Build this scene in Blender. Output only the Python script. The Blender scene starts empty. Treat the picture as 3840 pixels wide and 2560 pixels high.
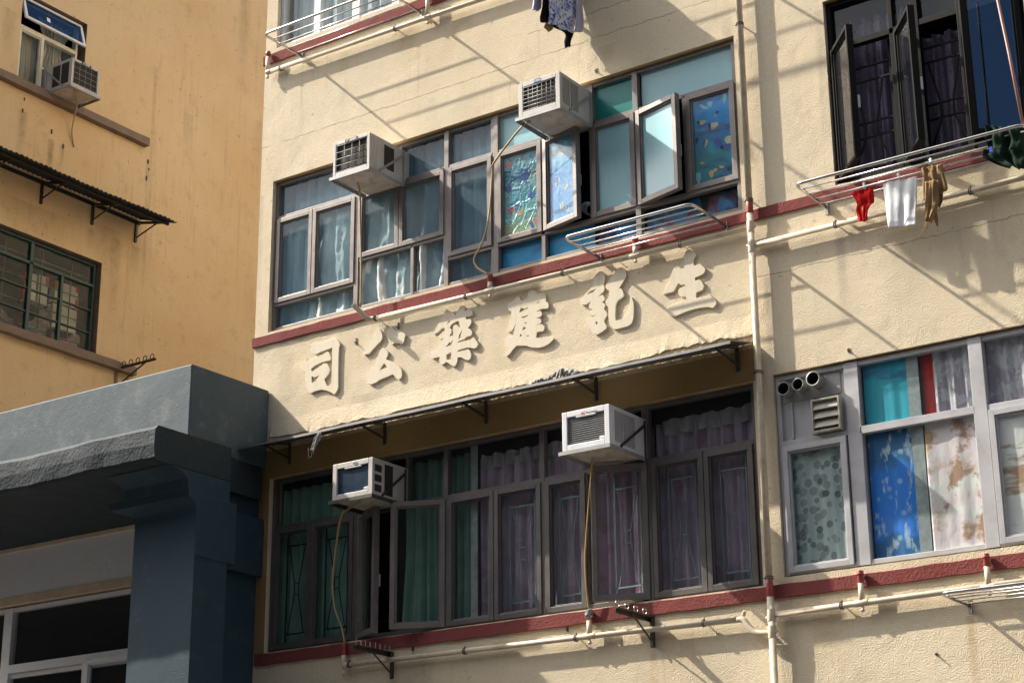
import bpy, bmesh, math, random
import numpy as np
from mathutils import Vector, Matrix, noise as mnoise

random.seed(11)
S = bpy.context.scene
COL = S.collection
R = math.radians

# ------------------------------------------------------------------ camera
F_PX, YAW, PITCH, ROLL = 6986.34, -0.61047566, 0.32685269, -0.00831805
CAM = Vector((0.0, -12.0, 1.6))
_fw = Vector((math.sin(YAW) * math.cos(PITCH), math.cos(YAW) * math.cos(PITCH), math.sin(PITCH)))
_r = Vector((math.cos(YAW), -math.sin(YAW), 0))
_u = _r.cross(_fw)
RIGHT = _r * math.cos(ROLL) + _u * math.sin(ROLL)
UP = _u * math.cos(ROLL) - _r * math.sin(ROLL)
cd = bpy.data.cameras.new('camera')
cam = bpy.data.objects.new('camera', cd)
COL.objects.link(cam)
cd.sensor_fit = 'HORIZONTAL'
cd.sensor_width = 36.0
cd.lens = F_PX / 3840 * 36.0
cd.clip_start = 0.1
cd.clip_end = 2000
m = Matrix((RIGHT, UP, -_fw)).transposed().to_4x4()
m.translation = CAM
cam.matrix_world = m
S.camera = cam

# ------------------------------------------------------------------ sky, sun, exposure
SUN_DIR = Vector((3.15, 1.0, -3.03)).normalized()      # the way the light travels
w = bpy.data.worlds.new('World')
S.world = w
w.use_nodes = True
wn = w.node_tree
bg = wn.nodes['Background']
sky = wn.nodes.new('ShaderNodeTexSky')
sky.sky_type = 'NISHITA'
sky.sun_disc = False
sky.sun_elevation = math.asin(-SUN_DIR.z)
sky.sun_rotation = math.atan2(-SUN_DIR.x, -SUN_DIR.y)
sky.air_density = 1.0
sky.dust_density = 5.0                                   # hazy, almost white city sky
hz = wn.nodes.new('ShaderNodeHueSaturation')
hz.inputs['Saturation'].default_value = 0.45
wn.links.new(sky.outputs[0], hz.inputs['Color'])
wn.links.new(hz.outputs[0], bg.inputs[0])
bg.inputs[1].default_value = 0.115
sl = bpy.data.lights.new('sun', 'SUN')
sl.energy = 3.9
sl.angle = R(0.53)
sl.color = (1.0, 0.915, 0.79)
sun = bpy.data.objects.new('sun', sl)
COL.objects.link(sun)
sun.rotation_mode = 'QUATERNION'
sun.rotation_quaternion = SUN_DIR.to_track_quat('-Z', 'Y')
sun.location = (-30, -20, 40)
S.view_settings.view_transform = 'Standard'
S.view_settings.look = 'None'
S.view_settings.gamma = 1.0
S.view_settings.exposure = 1.15
S.view_settings.use_curve_mapping = False
S.render.engine = 'CYCLES'
S.cycles.max_bounces = 8
S.cycles.transparent_max_bounces = 16
S.cycles.sample_clamp_indirect = 6.0


# ------------------------------------------------------------------ measuring helpers (photo pixel -> point on a real plane)
def ray(px, py):
    return RIGHT * ((px - 1920) / F_PX) - UP * ((py - 1280) / F_PX) + _fw


def PY(px, py, y):
    d = ray(px, py)
    return CAM + d * ((y - CAM.y) / d.y)


def PX(px, py, x):
    d = ray(px, py)
    return CAM + d * ((x - CAM.x) / d.x)


def zz(ox, oy, s):
    return lambda x, y: (ox + x / s, oy + y / s)


# ------------------------------------------------------------------ materials
def nodes_of(name):
    mt = bpy.data.materials.new(name)
    mt.use_nodes = True
    nt = mt.node_tree
    return mt, nt, nt.nodes['Principled BSDF']


def N(nt, kind, **kw):
    n = nt.nodes.new(kind)
    for k, v in kw.items():
        if k in n.inputs:
            n.inputs[k].default_value = v
        else:
            setattr(n, k, v)
    return n


def ramp(nt, src, stops, interp='LINEAR'):
    r = nt.nodes.new('ShaderNodeValToRGB')
    r.color_ramp.interpolation = interp
    els = r.color_ramp.elements
    while len(els) < len(stops):
        els.new(0.5)
    for e, (p, c) in zip(els, stops):
        e.position = p
        e.color = (c[0], c[1], c[2], 1) if len(c) == 3 else c
    nt.links.new(src, r.inputs[0])
    return r.outputs[0]


def mix(nt, fac, a, b, mode='MIX'):
    n = nt.nodes.new('ShaderNodeMix')
    n.data_type = 'RGBA'
    n.blend_type = mode
    for s, i in ((fac, 0), (a, 6), (b, 7)):
        if isinstance(s, (int, float)):
            n.inputs[i].default_value = s
        elif isinstance(s, tuple):
            n.inputs[i].default_value = (s[0], s[1], s[2], 1)
        else:
            nt.links.new(s, n.inputs[i])
    return n.outputs[2]


def coords(nt, scale=(1, 1, 1), which='Object', loc=(0, 0, 0), rot=(0, 0, 0)):
    tc = nt.nodes.new('ShaderNodeTexCoord')
    mp = nt.nodes.new('ShaderNodeMapping')
    mp.inputs['Scale'].default_value = scale
    mp.inputs['Location'].default_value = loc
    mp.inputs['Rotation'].default_value = rot
    nt.links.new(tc.outputs[which], mp.inputs[0])
    return mp.outputs[0]


def noise(nt, vec, scale, detail=3, rough=0.55, out=0):
    n = N(nt, 'ShaderNodeTexNoise', Scale=scale, Detail=detail, Roughness=rough)
    nt.links.new(vec, n.inputs['Vector'])
    return n.outputs[out]


def bump(nt, bsdf, heights):
    prev = None
    for h, strength, dist in heights:
        b = N(nt, 'ShaderNodeBump', Strength=strength, Distance=dist)
        nt.links.new(h, b.inputs['Height'])
        if prev is not None:
            nt.links.new(prev, b.inputs['Normal'])
        prev = b.outputs[0]
    nt.links.new(prev, bsdf.inputs['Normal'])


def pm(name, col, rough=0.6, metal=0.0, var=0.18, vs=6.0, dirt=None, dirt_amt=0.5, streak=False, bs=0.0, bscale=60, spec=0.5):
    """plain painted / metal / plastic surface with wear variation"""
    mt, nt, b = nodes_of(name)
    v = coords(nt, (1, 1, 1))
    n1 = noise(nt, v, vs, 4)
    c = ramp(nt, n1, [(0.25, tuple(x * (1 - var) for x in col)), (0.75, tuple(min(1, x * (1 + var)) for x in col))])
    if dirt:
        vv = coords(nt, (7, 7, 0.7) if streak else (1, 1, 1), loc=(3, 1, 2))
        n2 = noise(nt, vv, 3.0 if streak else 9.0, 6, 0.7)
        f = ramp(nt, n2, [(0.5, (0, 0, 0)), (0.72, (dirt_amt,) * 3)])
        c = mix(nt, f, c, dirt)
    nt.links.new(c, b.inputs['Base Color'])
    rr = ramp(nt, n1, [(0.3, (rough * 0.85,) * 3), (0.7, (min(1, rough * 1.15),) * 3)])
    nt.links.new(rr, b.inputs['Roughness'])
    b.inputs['Metallic'].default_value = metal
    b.inputs['Specular IOR Level'].default_value = spec
    if bs:
        bump(nt, b, [(noise(nt, v, bscale, 3), bs, 0.004)])
    return mt


def stucco(name, base, warm, grey, grain=95, depth=0.005, cracks=(), streaks=0.25, blot=0.3, lumps=0.03, rough=0.9, spec=0.2, stains=None):
    mt, nt, b = nodes_of(name)
    g = nt.nodes.new('ShaderNodeNewGeometry')
    pos = g.outputs['Position']
    n_big = noise(nt, pos, 0.9, 5, 0.6)
    n_mid = noise(nt, pos, 4.5, 5, 0.65)
    n_fine = noise(nt, pos, 38, 3, 0.6)
    c = mix(nt, ramp(nt, n_big, [(0.35, (0, 0, 0)), (0.7, (1, 1, 1))]), base, warm)
    c = mix(nt, ramp(nt, n_mid, [(0.55, (0, 0, 0)), (0.78, (blot,) * 3)]), c, grey)
    mp = nt.nodes.new('ShaderNodeMapping')
    mp.inputs['Scale'].default_value = (9, 9, 0.55)
    nt.links.new(pos, mp.inputs[0])
    n_st = noise(nt, mp.outputs[0], 1.6, 6, 0.7)
    gate_s = ramp(nt, noise(nt, pos, 0.55, 3, 0.6), [(0.42, (0, 0, 0)), (0.62, (1, 1, 1))])
    st = ramp(nt, n_st, [(0.54, (0, 0, 0)), (0.78, (streaks,) * 3)])
    c = mix(nt, mix(nt, 1.0, st, gate_s, 'MULTIPLY'), c, tuple(x * 0.6 for x in grey))
    n_sp = noise(nt, pos, 16, 2, 0.5)
    c = mix(nt, ramp(nt, n_sp, [(0.68, (0, 0, 0)), (0.76, (blot,) * 3)]), c, tuple(x * 0.5 for x in grey))
    c = mix(nt, 0.22, c, ramp(nt, n_fine, [(0.3, (0.62, 0.62, 0.62)), (0.7, (1, 1, 1))]), 'MULTIPLY')
    heights = [(noise(nt, pos, 2.2, 3), 0.5, lumps), (noise(nt, pos, grain * 0.4, 3), 0.28, depth * 1.1), (noise(nt, pos, grain, 2, 0.5), 0.9, depth)]
    if stains:
        axis, items = stains
        sp0 = nt.nodes.new('ShaderNodeSeparateXYZ')
        nt.links.new(pos, sp0.inputs[0])
        wv = noise(nt, pos, 9, 4, 0.7)
        for x0, zt, ln, wd_, colr, amt in items:
            a = N(nt, 'ShaderNodeMath', operation='SUBTRACT')
            nt.links.new(sp0.outputs[axis], a.inputs[0])
            a.inputs[1].default_value = x0
            a2 = N(nt, 'ShaderNodeMath', operation='ABSOLUTE')
            nt.links.new(a.outputs[0], a2.inputs[0])
            a3 = N(nt, 'ShaderNodeMapRange', interpolation_type='SMOOTHSTEP')
            nt.links.new(a2.outputs[0], a3.inputs[0])
            a3.inputs[1].default_value, a3.inputs[2].default_value, a3.inputs[3].default_value, a3.inputs[4].default_value = wd_ * .15, wd_, 1.0, 0.0
            z1 = N(nt, 'ShaderNodeMapRange', interpolation_type='SMOOTHSTEP')
            nt.links.new(sp0.outputs['Z'], z1.inputs[0])
            z1.inputs[1].default_value, z1.inputs[2].default_value = zt - ln, zt - ln * .15
            z2 = N(nt, 'ShaderNodeMath', operation='LESS_THAN')
            nt.links.new(sp0.outputs['Z'], z2.inputs[0])
            z2.inputs[1].default_value = zt
            p1 = N(nt, 'ShaderNodeMath', operation='MULTIPLY')
            nt.links.new(a3.outputs[0], p1.inputs[0])
            nt.links.new(z1.outputs[0], p1.inputs[1])
            p2 = N(nt, 'ShaderNodeMath', operation='MULTIPLY')
            nt.links.new(p1.outputs[0], p2.inputs[0])
            nt.links.new(z2.outputs[0], p2.inputs[1])
            p3 = N(nt, 'ShaderNodeMath', operation='MULTIPLY')
            nt.links.new(p2.outputs[0], p3.inputs[0])
            nt.links.new(ramp(nt, wv, [(0.3, (amt * .35,) * 3), (0.65, (amt,) * 3)]), p3.inputs[1])
            c = mix(nt, p3.outputs[0], c, colr)
    if cracks:
        sp = nt.nodes.new('ShaderNodeSeparateXYZ')
        nt.links.new(pos, sp.inputs[0])
        wob = noise(nt, pos, 7, 5, 0.7)
        gate = noise(nt, pos, 2.3, 2)
        for z0, x0, x1 in cracks:
            a = N(nt, 'ShaderNodeMath', operation='MULTIPLY_ADD')
            nt.links.new(wob, a.inputs[0])
            a.inputs[1].default_value = 0.07
            a.inputs[2].default_value = -0.035 - z0
            s = N(nt, 'ShaderNodeMath', operation='ADD')
            nt.links.new(a.outputs[0], s.inputs[0])
            nt.links.new(sp.outputs['Z'], s.inputs[1])
            ab = N(nt, 'ShaderNodeMath', operation='ABSOLUTE')
            nt.links.new(s.outputs[0], ab.inputs[0])
            wid = N(nt, 'ShaderNodeMapRange')
            wid.inputs[1].default_value = 0.0
            wid.inputs[2].default_value = 0.007
            wid.inputs[3].default_value = 1.0
            wid.inputs[4].default_value = 0.0
            nt.links.new(ab.outputs[0], wid.inputs[0])
            gx = ramp(nt, gate, [(0.36, (0, 0, 0)), (0.46, (1, 1, 1))])
            lim = N(nt, 'ShaderNodeMath', operation='COMPARE')
            nt.links.new(sp.outputs['X'], lim.inputs[0])
            lim.inputs[1].default_value = (x0 + x1) / 2
            lim.inputs[2].default_value = (x1 - x0) / 2
            mm = N(nt, 'ShaderNodeMath', operation='MULTIPLY')
            nt.links.new(wid.outputs[0], mm.inputs[0])
            nt.links.new(gx, mm.inputs[1])
            m2 = N(nt, 'ShaderNodeMath', operation='MULTIPLY')
            nt.links.new(mm.outputs[0], m2.inputs[0])
            nt.links.new(lim.outputs[0], m2.inputs[1])
            f2 = N(nt, 'ShaderNodeMath', operation='MULTIPLY')
            nt.links.new(m2.outputs[0], f2.inputs[0])
            f2.inputs[1].default_value = 0.75
            c = mix(nt, f2.outputs[0], c, tuple(x * 0.35 for x in grey))
    nt.links.new(c, b.inputs['Base Color'])
    b.inputs['Roughness'].default_value = rough
    b.inputs['Specular IOR Level'].default_value = spec
    bump(nt, b, heights)
    return mt


def glass(name, tint=(0.94, 0.97, 0.97), dust=0.02, dustcol=(0.5, 0.57, 0.6), ior=1.27, mirror=(1, 1, 1)):
    mt, nt, b = nodes_of(name)
    nt.nodes.remove(b)
    out = nt.nodes['Material Output']
    tr = N(nt, 'ShaderNodeBsdfTransparent')
    tr.inputs[0].default_value = (*tint, 1)
    gl = N(nt, 'ShaderNodeBsdfGlossy')
    gl.inputs['Roughness'].default_value = 0.015
    gl.inputs['Color'].default_value = (*mirror, 1)
    fr = N(nt, 'ShaderNodeFresnel', IOR=ior)
    v = coords(nt, (1, 1, 1))
    bp = N(nt, 'ShaderNodeBump', Strength=0.04, Distance=0.02)
    nt.links.new(noise(nt, v, 2.5, 1), bp.inputs['Height'])
    nt.links.new(bp.outputs[0], gl.inputs['Normal'])
    geo = nt.nodes.new('ShaderNodeNewGeometry')              # only the outer skin of the sheet mirrors
    inv = N(nt, 'ShaderNodeMath', operation='SUBTRACT')
    inv.inputs[0].default_value = 1.0
    nt.links.new(geo.outputs['Backfacing'], inv.inputs[1])
    ff = N(nt, 'ShaderNodeMath', operation='MULTIPLY')
    nt.links.new(fr.outputs[0], ff.inputs[0])
    nt.links.new(inv.outputs[0], ff.inputs[1])
    m1 = nt.nodes.new('ShaderNodeMixShader')
    nt.links.new(ff.outputs[0], m1.inputs[0])
    nt.links.new(tr.outputs[0], m1.inputs[1])
    nt.links.new(gl.outputs[0], m1.inputs[2])
    df = N(nt, 'ShaderNodeBsdfDiffuse')
    df.inputs[0].default_value = (*dustcol, 1)
    m2 = nt.nodes.new('ShaderNodeMixShader')
    vs = coords(nt, (5, 5, 0.8))
    f = ramp(nt, noise(nt, vs, 2.5, 5, 0.7), [(0.3, (dust * 0.5,) * 3), (0.75, (dust * 1.6,) * 3)])
    nt.links.new(f, m2.inputs[0])
    nt.links.new(m1.outputs[0], m2.inputs[1])
    nt.links.new(df.outputs[0], m2.inputs[2])
    nt.links.new(m2.outputs[0], out.inputs[0])
    return mt


def cloth_mat(name, col, col2=None, rough=0.9, scale=4, weave=True, trans=0.0):
    mt, nt, b = nodes_of(name)
    v = coords(nt)
    c2 = col2 or tuple(x * 0.72 for x in col)
    c = ramp(nt, noise(nt, v, scale, 4), [(0.35, col), (0.7, c2)])
    nt.links.new(c, b.inputs['Base Color'])
    b.inputs['Roughness'].default_value = rough
    b.inputs['Specular IOR Level'].default_value = 0.15
    if trans:
        b.inputs['Transmission Weight'].default_value = 0.0
        b.inputs['Subsurface Weight'].default_value = 0.0
    if weave:
        bump(nt, b, [(noise(nt, v, 26, 3), 0.5, 0.006)])
    return mt


def paint_mat(name, layers, rough=0.35, base=(0.02, 0.2, 0.5), grad=None, wrinkle=0.0):
    """printed film / patterned curtain: stacked masks of noise or cells over a base colour"""
    mt, nt, b = nodes_of(name)
    v = coords(nt)
    if grad:
        sp = nt.nodes.new('ShaderNodeSeparateXYZ')
        nt.links.new(v, sp.inputs[0])
        mr = N(nt, 'ShaderNodeMapRange')
        mr.inputs[1].default_value = grad[0]
        mr.inputs[2].default_value = grad[1]
        nt.links.new(sp.outputs['Z'], mr.inputs[0])
        wob = N(nt, 'ShaderNodeMath', operation='MULTIPLY_ADD')
        nt.links.new(noise(nt, v, 7, 4, 0.6), wob.inputs[0])
        wob.inputs[1].default_value = 0.35
        nt.links.new(mr.outputs[0], wob.inputs[2])
        sub = N(nt, 'ShaderNodeMath', operation='SUBTRACT')
        nt.links.new(wob.outputs[0], sub.inputs[0])
        sub.inputs[1].default_value = 0.17
        c = ramp(nt, sub.outputs[0], grad[2])
    else:
        c = ramp(nt, noise(nt, v, 3, 2), [(0, base), (1, base)])
    for kind, scale, lo, hi, col, amt, off in layers:
        vv = coords(nt, (1, 1, 1), loc=(off, off * 0.7, off * 1.3))
        if kind == 'noise':
            f = ramp(nt, noise(nt, vv, scale, 4, 0.6), [(lo, (0, 0, 0)), (hi, (amt,) * 3)])
        elif kind == 'cell':
            vo = N(nt, 'ShaderNodeTexVoronoi', Scale=scale)
            nt.links.new(vv, vo.inputs['Vector'])
            f = ramp(nt, vo.outputs['Distance'], [(lo, (amt,) * 3), (hi, (0, 0, 0))])
        elif kind == 'few':                                   # only some of the cells, picked by their random colour
            vo = N(nt, 'ShaderNodeTexVoronoi', Scale=scale)
            nt.links.new(vv, vo.inputs['Vector'])
            f0 = ramp(nt, vo.outputs['Distance'], [(lo, (amt,) * 3), (hi, (0, 0, 0))])
            pick = ramp(nt, vo.outputs['Color'], [(0.55, (0, 0, 0)), (0.57, (1, 1, 1))])
            mm = N(nt, 'ShaderNodeMath', operation='MULTIPLY')
            nt.links.new(f0, mm.inputs[0])
            nt.links.new(pick, mm.inputs[1])
            f = mm.outputs[0]
        elif kind == 'tall':
            vv = coords(nt, (1, 1, 0.35), loc=(off, off * 0.7, off * 1.3))
            f = ramp(nt, noise(nt, vv, scale, 4, 0.6), [(lo, (0, 0, 0)), (hi, (amt,) * 3)])
        elif kind == 'wide':
            vv = coords(nt, (0.3, 1, 1), loc=(off, off * 0.7, off * 1.3))
            f = ramp(nt, noise(nt, vv, scale, 4, 0.6), [(lo, (0, 0, 0)), (hi, (amt,) * 3)])
        c = mix(nt, f, c, col)
    nt.links.new(c, b.inputs['Base Color'])
    b.inputs['Roughness'].default_value = rough
    if 0 < wrinkle < 0.55:
        bump(nt, b, [(noise(nt, coords(nt, (1, 1, .6)), 7, 4, 0.6), wrinkle, 0.03)])
    elif wrinkle:
        vo = N(nt, 'ShaderNodeTexVoronoi', Scale=9.0, feature='DISTANCE_TO_EDGE')
        nt.links.new(coords(nt, (1, 1, 0.7)), vo.inputs['Vector'])
        bump(nt, b, [(noise(nt, v, 14, 4, 0.65), wrinkle, 0.02), (ramp(nt, vo.outputs[0], [(0.0, (1, 1, 1)), (0.06, (0, 0, 0))]), wrinkle * 0.6, 0.006)])
    return mt


CREAM = (0.735, 0.64, 0.475)
M = {}
RUST, SOOT, OCH = (0.40, 0.23, 0.09), (0.24, 0.205, 0.165), (0.50, 0.37, 0.2)
CREAM_STAINS = ('X', [(-10.3, 9.83, .35, .12, OCH, .5), (-9.55, 9.83, .5, .22, OCH, .55), (-8.9, 9.80, .4, .2, OCH, .5), (-9.4, 4.02, .5, .3, SOOT, .4), (-4.645, 3.86, .8, .05, RUST, .55), (-9.62, 3.88, .5, .06, RUST, .45), (-7.13, 3.88, .4, .05, RUST, .4),
                      (-5.40, 6.83, .9, .06, SOOT, .5), (-4.9, 6.72, .75, .28, SOOT, .35), (-4.35, 7.07, .5, .25, OCH, .45), (-6.25, 8.9, 1.2, .07, SOOT, .3), (-5.45, 8.7, 1.5, .06, SOOT, .35), (-7.4, 9.0, .3, .12, SOOT, .3), (-8.3, 6.98, .35, .35, OCH, .35), (-7.0, 6.98, .3, .5, OCH, .4),
                      (-10.9, 6.95, .6, .12, SOOT, .3), (-9.95, 6.4, .22, .25, SOOT, .4), (-6.02, 6.6, 1.4, .05, SOOT, .4), (-11.28, 8.6, 1.6, .05, SOOT, .35), (-3.9, 6.3, .5, .3, SOOT, .35), (-5.7, 3.98, .5, .2, OCH, .4), (-6.9, 3.98, .5, .4, OCH, .35)])
M['cream'] = stucco('cream_stucco', CREAM, (0.71, 0.60, 0.42), (0.47, 0.39, 0.285), stains=CREAM_STAINS, streaks=0.5, blot=0.45, depth=0.0065, lumps=0.035, cracks=((9.10, -11.4, -6.2), (6.62, -6.1, -3.0), (9.35, -8.2, -6.2)))
M['ochre'] = pm('ochre_paint', (0.52, 0.36, 0.17), 0.85, var=0.25, dirt=(0.25, 0.18, 0.1))
M['mortar'] = stucco('broken_mortar', (0.55, 0.44, 0.29), (0.50, 0.38, 0.22), (0.35, 0.28, 0.2), grain=40, depth=0.02, lumps=0.05)
M['sign'] = pm('letter_paint', (0.70, 0.62, 0.475), 0.7, var=0.05, dirt=(0.5, 0.4, 0.26), dirt_amt=0.5, streak=True, bs=0.25, bscale=25)
M['red'] = stucco('red_band_paint', (0.24, 0.068, 0.062), (0.21, 0.055, 0.052), (0.14, 0.07, 0.065), grain=60, depth=0.006, streaks=0.3)
YST = (0.22, 0.15, 0.085)
YELLOW_STAINS = ('Y', [(.93, 11.2, .85, .10, YST, .5), (1.38, 11.0, .75, .07, YST, .75), (1.56, 11.0, .3, .05, YST, .5), (2.93, 11.3, .5, .05, YST, .35), (2.98, 12.6, 3.2, .05, YST, .3), (.3, 12.6, 1.1, .22, YST, .3), (.62, 12.4, .9, .14, YST, .3), (4.55, 14.3, 1.4, .16, YST, .35), (5.1, 14.2, 1.1, .09, YST, .4), (4.9, 12.6, 1.0, .12, YST, .25), (5.6, 14.4, 2.4, .25, (.55, .30, .12), .35), (3.6, 12.2, .8, .12, YST, .22),
                        (3.3, 14.5, 1.6, .9, (.52, .31, .16), .4), (2.2, 13.6, .7, .8, (.54, .33, .17), .35), (2.5, 10.1, 1.4, .12, YST, .3), (2.35, 10.2, 1.2, .3, YST, .28), (1.2, 10.1, .6, .7, YST, .28), (2.82, 10.1, .5, .1, YST, .4), (2.08, 10.1, .4, .08, YST, .35), (2.75, 8.4, .5, .2, YST, .3)])
M['yellow'] = stucco('yellow_render', (0.72, 0.535, 0.32), (0.68, 0.465, 0.25), (0.45, 0.32, 0.2), stains=YELLOW_STAINS, grain=60, depth=0.003, streaks=0.6, blot=0.6, lumps=0.015)
M['brown_ledge'] = pm('brown_ledge_paint', (0.20, 0.135, 0.10), 0.7, var=0.2, dirt=(0.10, 0.07, 0.06), bs=0.3)
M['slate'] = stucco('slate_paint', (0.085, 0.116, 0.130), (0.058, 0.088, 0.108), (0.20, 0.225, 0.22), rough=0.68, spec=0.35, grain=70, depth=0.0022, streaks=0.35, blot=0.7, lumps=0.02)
M['slate_shaded'] = stucco('shaded_slate', (0.032, 0.062, 0.085), (0.026, 0.054, 0.080), (0.09, 0.11, 0.115), rough=0.7, spec=0.3, grain=70, depth=0.0025, streaks=0.3, blot=0.5, lumps=0.02)  # shaded copy of the slate: shade on pier and side put into colour
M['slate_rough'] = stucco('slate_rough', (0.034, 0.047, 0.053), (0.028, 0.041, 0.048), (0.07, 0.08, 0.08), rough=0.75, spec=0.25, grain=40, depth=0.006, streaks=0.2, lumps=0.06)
M['grey_wall'] = stucco('pale_grey_wall', (0.80, 0.79, 0.78), (0.78, 0.77, 0.78), (0.62, 0.61, 0.62), grain=50, depth=0.003)
M['peach'] = pm('peach_trim', (0.68, 0.52, 0.35), 0.7)
M['concrete'] = pm('roof_concrete', (0.36, 0.34, 0.31), 0.9, var=0.25)
M['asphalt'] = pm('asphalt', (0.05, 0.05, 0.052), 0.95, var=0.2)
M['dark'] = pm('dark_interior', (0.035, 0.032, 0.03), 0.9)
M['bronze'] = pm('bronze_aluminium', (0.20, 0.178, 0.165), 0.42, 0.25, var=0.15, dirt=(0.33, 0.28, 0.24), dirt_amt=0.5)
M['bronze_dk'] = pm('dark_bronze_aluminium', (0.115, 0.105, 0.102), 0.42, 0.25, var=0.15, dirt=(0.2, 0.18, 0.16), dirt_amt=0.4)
M['alu'] = pm('pale_aluminium', (0.50, 0.50, 0.52), 0.4, 0.2, var=0.08, dirt=(0.33, 0.29, 0.25), dirt_amt=0.4)
M['white_frame'] = pm('white_frame', (0.76, 0.75, 0.74), 0.4, var=0.05, dirt=(0.5, 0.46, 0.4), dirt_amt=0.3)
M['black_frame'] = pm('black_frame', (0.007, 0.006, 0.0055), 0.6, var=0.2, spec=0.15)
M['cream_frame'] = pm('cream_frame', (0.68, 0.62, 0.48), 0.45, var=0.08, dirt=(0.4, 0.34, 0.24))
M['green_frame'] = pm('green_steel', (0.012, 0.05, 0.045), 0.45, var=0.3, dirt=(0.01, 0.012, 0.012))
M['steel'] = pm('steel_tube', (0.56, 0.55, 0.54), 0.22, 0.95, var=0.06, dirt=(0.28, 0.2, 0.13), dirt_amt=0.7)
M['dark_steel'] = pm('dark_steel', (0.075, 0.07, 0.065), 0.5, 0.5, var=0.25, dirt=(0.16, 0.09, 0.05))
M['galv'] = pm('grey_bracket', (0.36, 0.355, 0.35), 0.5, 0.3, var=0.12, dirt=(0.24, 0.2, 0.16))
M['awning'] = pm('awning_sheet', (0.15, 0.148, 0.15), 0.5, 0.3, var=0.2, dirt=(0.24, 0.22, 0.2))
M['corr'] = pm('corrugated_black', (0.024, 0.022, 0.02), 0.75, var=0.4, dirt=(0.07, 0.06, 0.05))
M['ac'] = pm('ac_casing', (0.50, 0.48, 0.445), 0.5, var=0.08, dirt=(0.30, 0.26, 0.2), dirt_amt=0.6, streak=True)
M['ac_new'] = pm('ac_casing_white', (0.70, 0.71, 0.74), 0.45, var=0.04, dirt=(0.45, 0.43, 0.4), dirt_amt=0.4, streak=True)
M['ac_under'] = pm('ac_underside', (0.56, 0.50, 0.43), 0.7, var=0.15, dirt=(0.2, 0.13, 0.08), dirt_amt=0.8)
M['fin'] = pm('condenser_fins', (0.03, 0.024, 0.021), 0.85, 0.0, var=0.3)
M['fin_blue'] = pm('condenser_blue', (0.008, 0.03, 0.06), 0.3, 0.2, var=0.4, dirt=(0.03, 0.09, 0.13))
M['fin_grey'] = pm('condenser_grey', (0.085, 0.09, 0.10), 0.5, 0.3, var=0.15)
M['wire'] = pm('grille_wire', (0.42, 0.42, 0.40), 0.45, 0.3, var=0.05)
M['navy'] = pm('navy_plate', (0.012, 0.015, 0.05), 0.4)
M['blue_plate'] = pm('blue_plate', (0.02, 0.16, 0.42), 0.4)
M['ink_white'] = pm('white_ink', (0.8, 0.8, 0.8), 0.5, var=0.02)
M['ink_red'] = pm('red_ink', (0.7, 0.12, 0.04), 0.5, var=0.02)
M['ink_grey'] = pm('grey_ink', (0.15, 0.15, 0.16), 0.5, var=0.02)
M['pvc'] = pm('pvc_pipe', (0.66, 0.575, 0.435), 0.42, var=0.1, dirt=(0.36, 0.28, 0.18), dirt_amt=0.6)
M['pvc_red'] = pm('red_pipe_paint', (0.33, 0.06, 0.045), 0.45, var=0.15, dirt=(0.16, 0.04, 0.04))
M['clamp'] = pm('pipe_clamp', (0.12, 0.10, 0.085), 0.5, 0.6, var=0.2, dirt=(0.2, 0.1, 0.05))
M['hose'] = pm('hose', (0.46, 0.33, 0.16), 0.5, var=0.15, dirt=(0.2, 0.13, 0.06))
M['hose_y'] = pm('yellow_hose', (0.42, 0.27, 0.085), 0.4, var=0.15)
M['glass'] = glass('window_glass')
M['glass_dusty'] = glass('dusty_blue_glass', (0.88, 0.94, 0.96), 0.11, (0.33, 0.47, 0.56), 1.4)
M['glass_dark'] = glass('dark_glass', (0.90, 0.92, 0.92), 0.02, (0.4, 0.42, 0.45), 1.27)
M['glass_clear'] = glass('clear_glass', (0.95, 0.97, 0.97), 0.012, (0.4, 0.42, 0.45), 1.45)
M['glass_blue'] = glass('blue_tinted_sky_glass', (0.55, 0.66, 0.80), 0.006, (0.4, 0.42, 0.45), 2.2, (0.16, 0.33, 0.62))  # tinted glass; the mirrored sky's blue is put into its mirror colour
M['frost'] = pm('frosted_film', (0.33, 0.60, 0.65), 0.25, var=0.06, vs=2, dirt=(0.36, 0.46, 0.46), dirt_amt=0.3, streak=True)
M['teal_pane'] = pm('teal_board', (0.012, 0.23, 0.20), 0.25, var=0.08)

M['sheer'] = cloth_mat('pale_blue_sheer', (0.40, 0.49, 0.54), (0.24, 0.33, 0.39), 0.8, 3)
M['plastic'] = cloth_mat('crumpled_plastic', (0.78, 0.78, 0.73), (0.40, 0.47, 0.50), 0.65, 2.0)
M['green_cl'] = cloth_mat('green_curtain', (0.24, 0.42, 0.33), (0.15, 0.31, 0.24))
M['mauve_cl'] = paint_mat('mauve_curtain', [('few', 6, 0.25, 0.3, (0.40, 0.10, 0.18), 0.45, 0.0), ('noise', 5, 0.45, 0.7, (0.20, 0.16, 0.21), 0.6, 2.0)], 0.9, (0.46, 0.355, 0.46))
M['white_hem'] = cloth_mat('pale_valance', (0.40, 0.38, 0.41))
M['purple_cl'] = paint_mat('purple_curtain', [('cell', 42, 0.2, 0.3, (0.03, 0.025, 0.03), 0.7, 0.0)], 0.7, (0.155, 0.125, 0.19))
M['beige_cl'] = cloth_mat('beige_curtain', (0.52, 0.44, 0.31), (0.38, 0.31, 0.2))
M['white_cl'] = cloth_mat('white_net_curtain', (0.62, 0.65, 0.66), (0.5, 0.54, 0.57))
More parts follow.
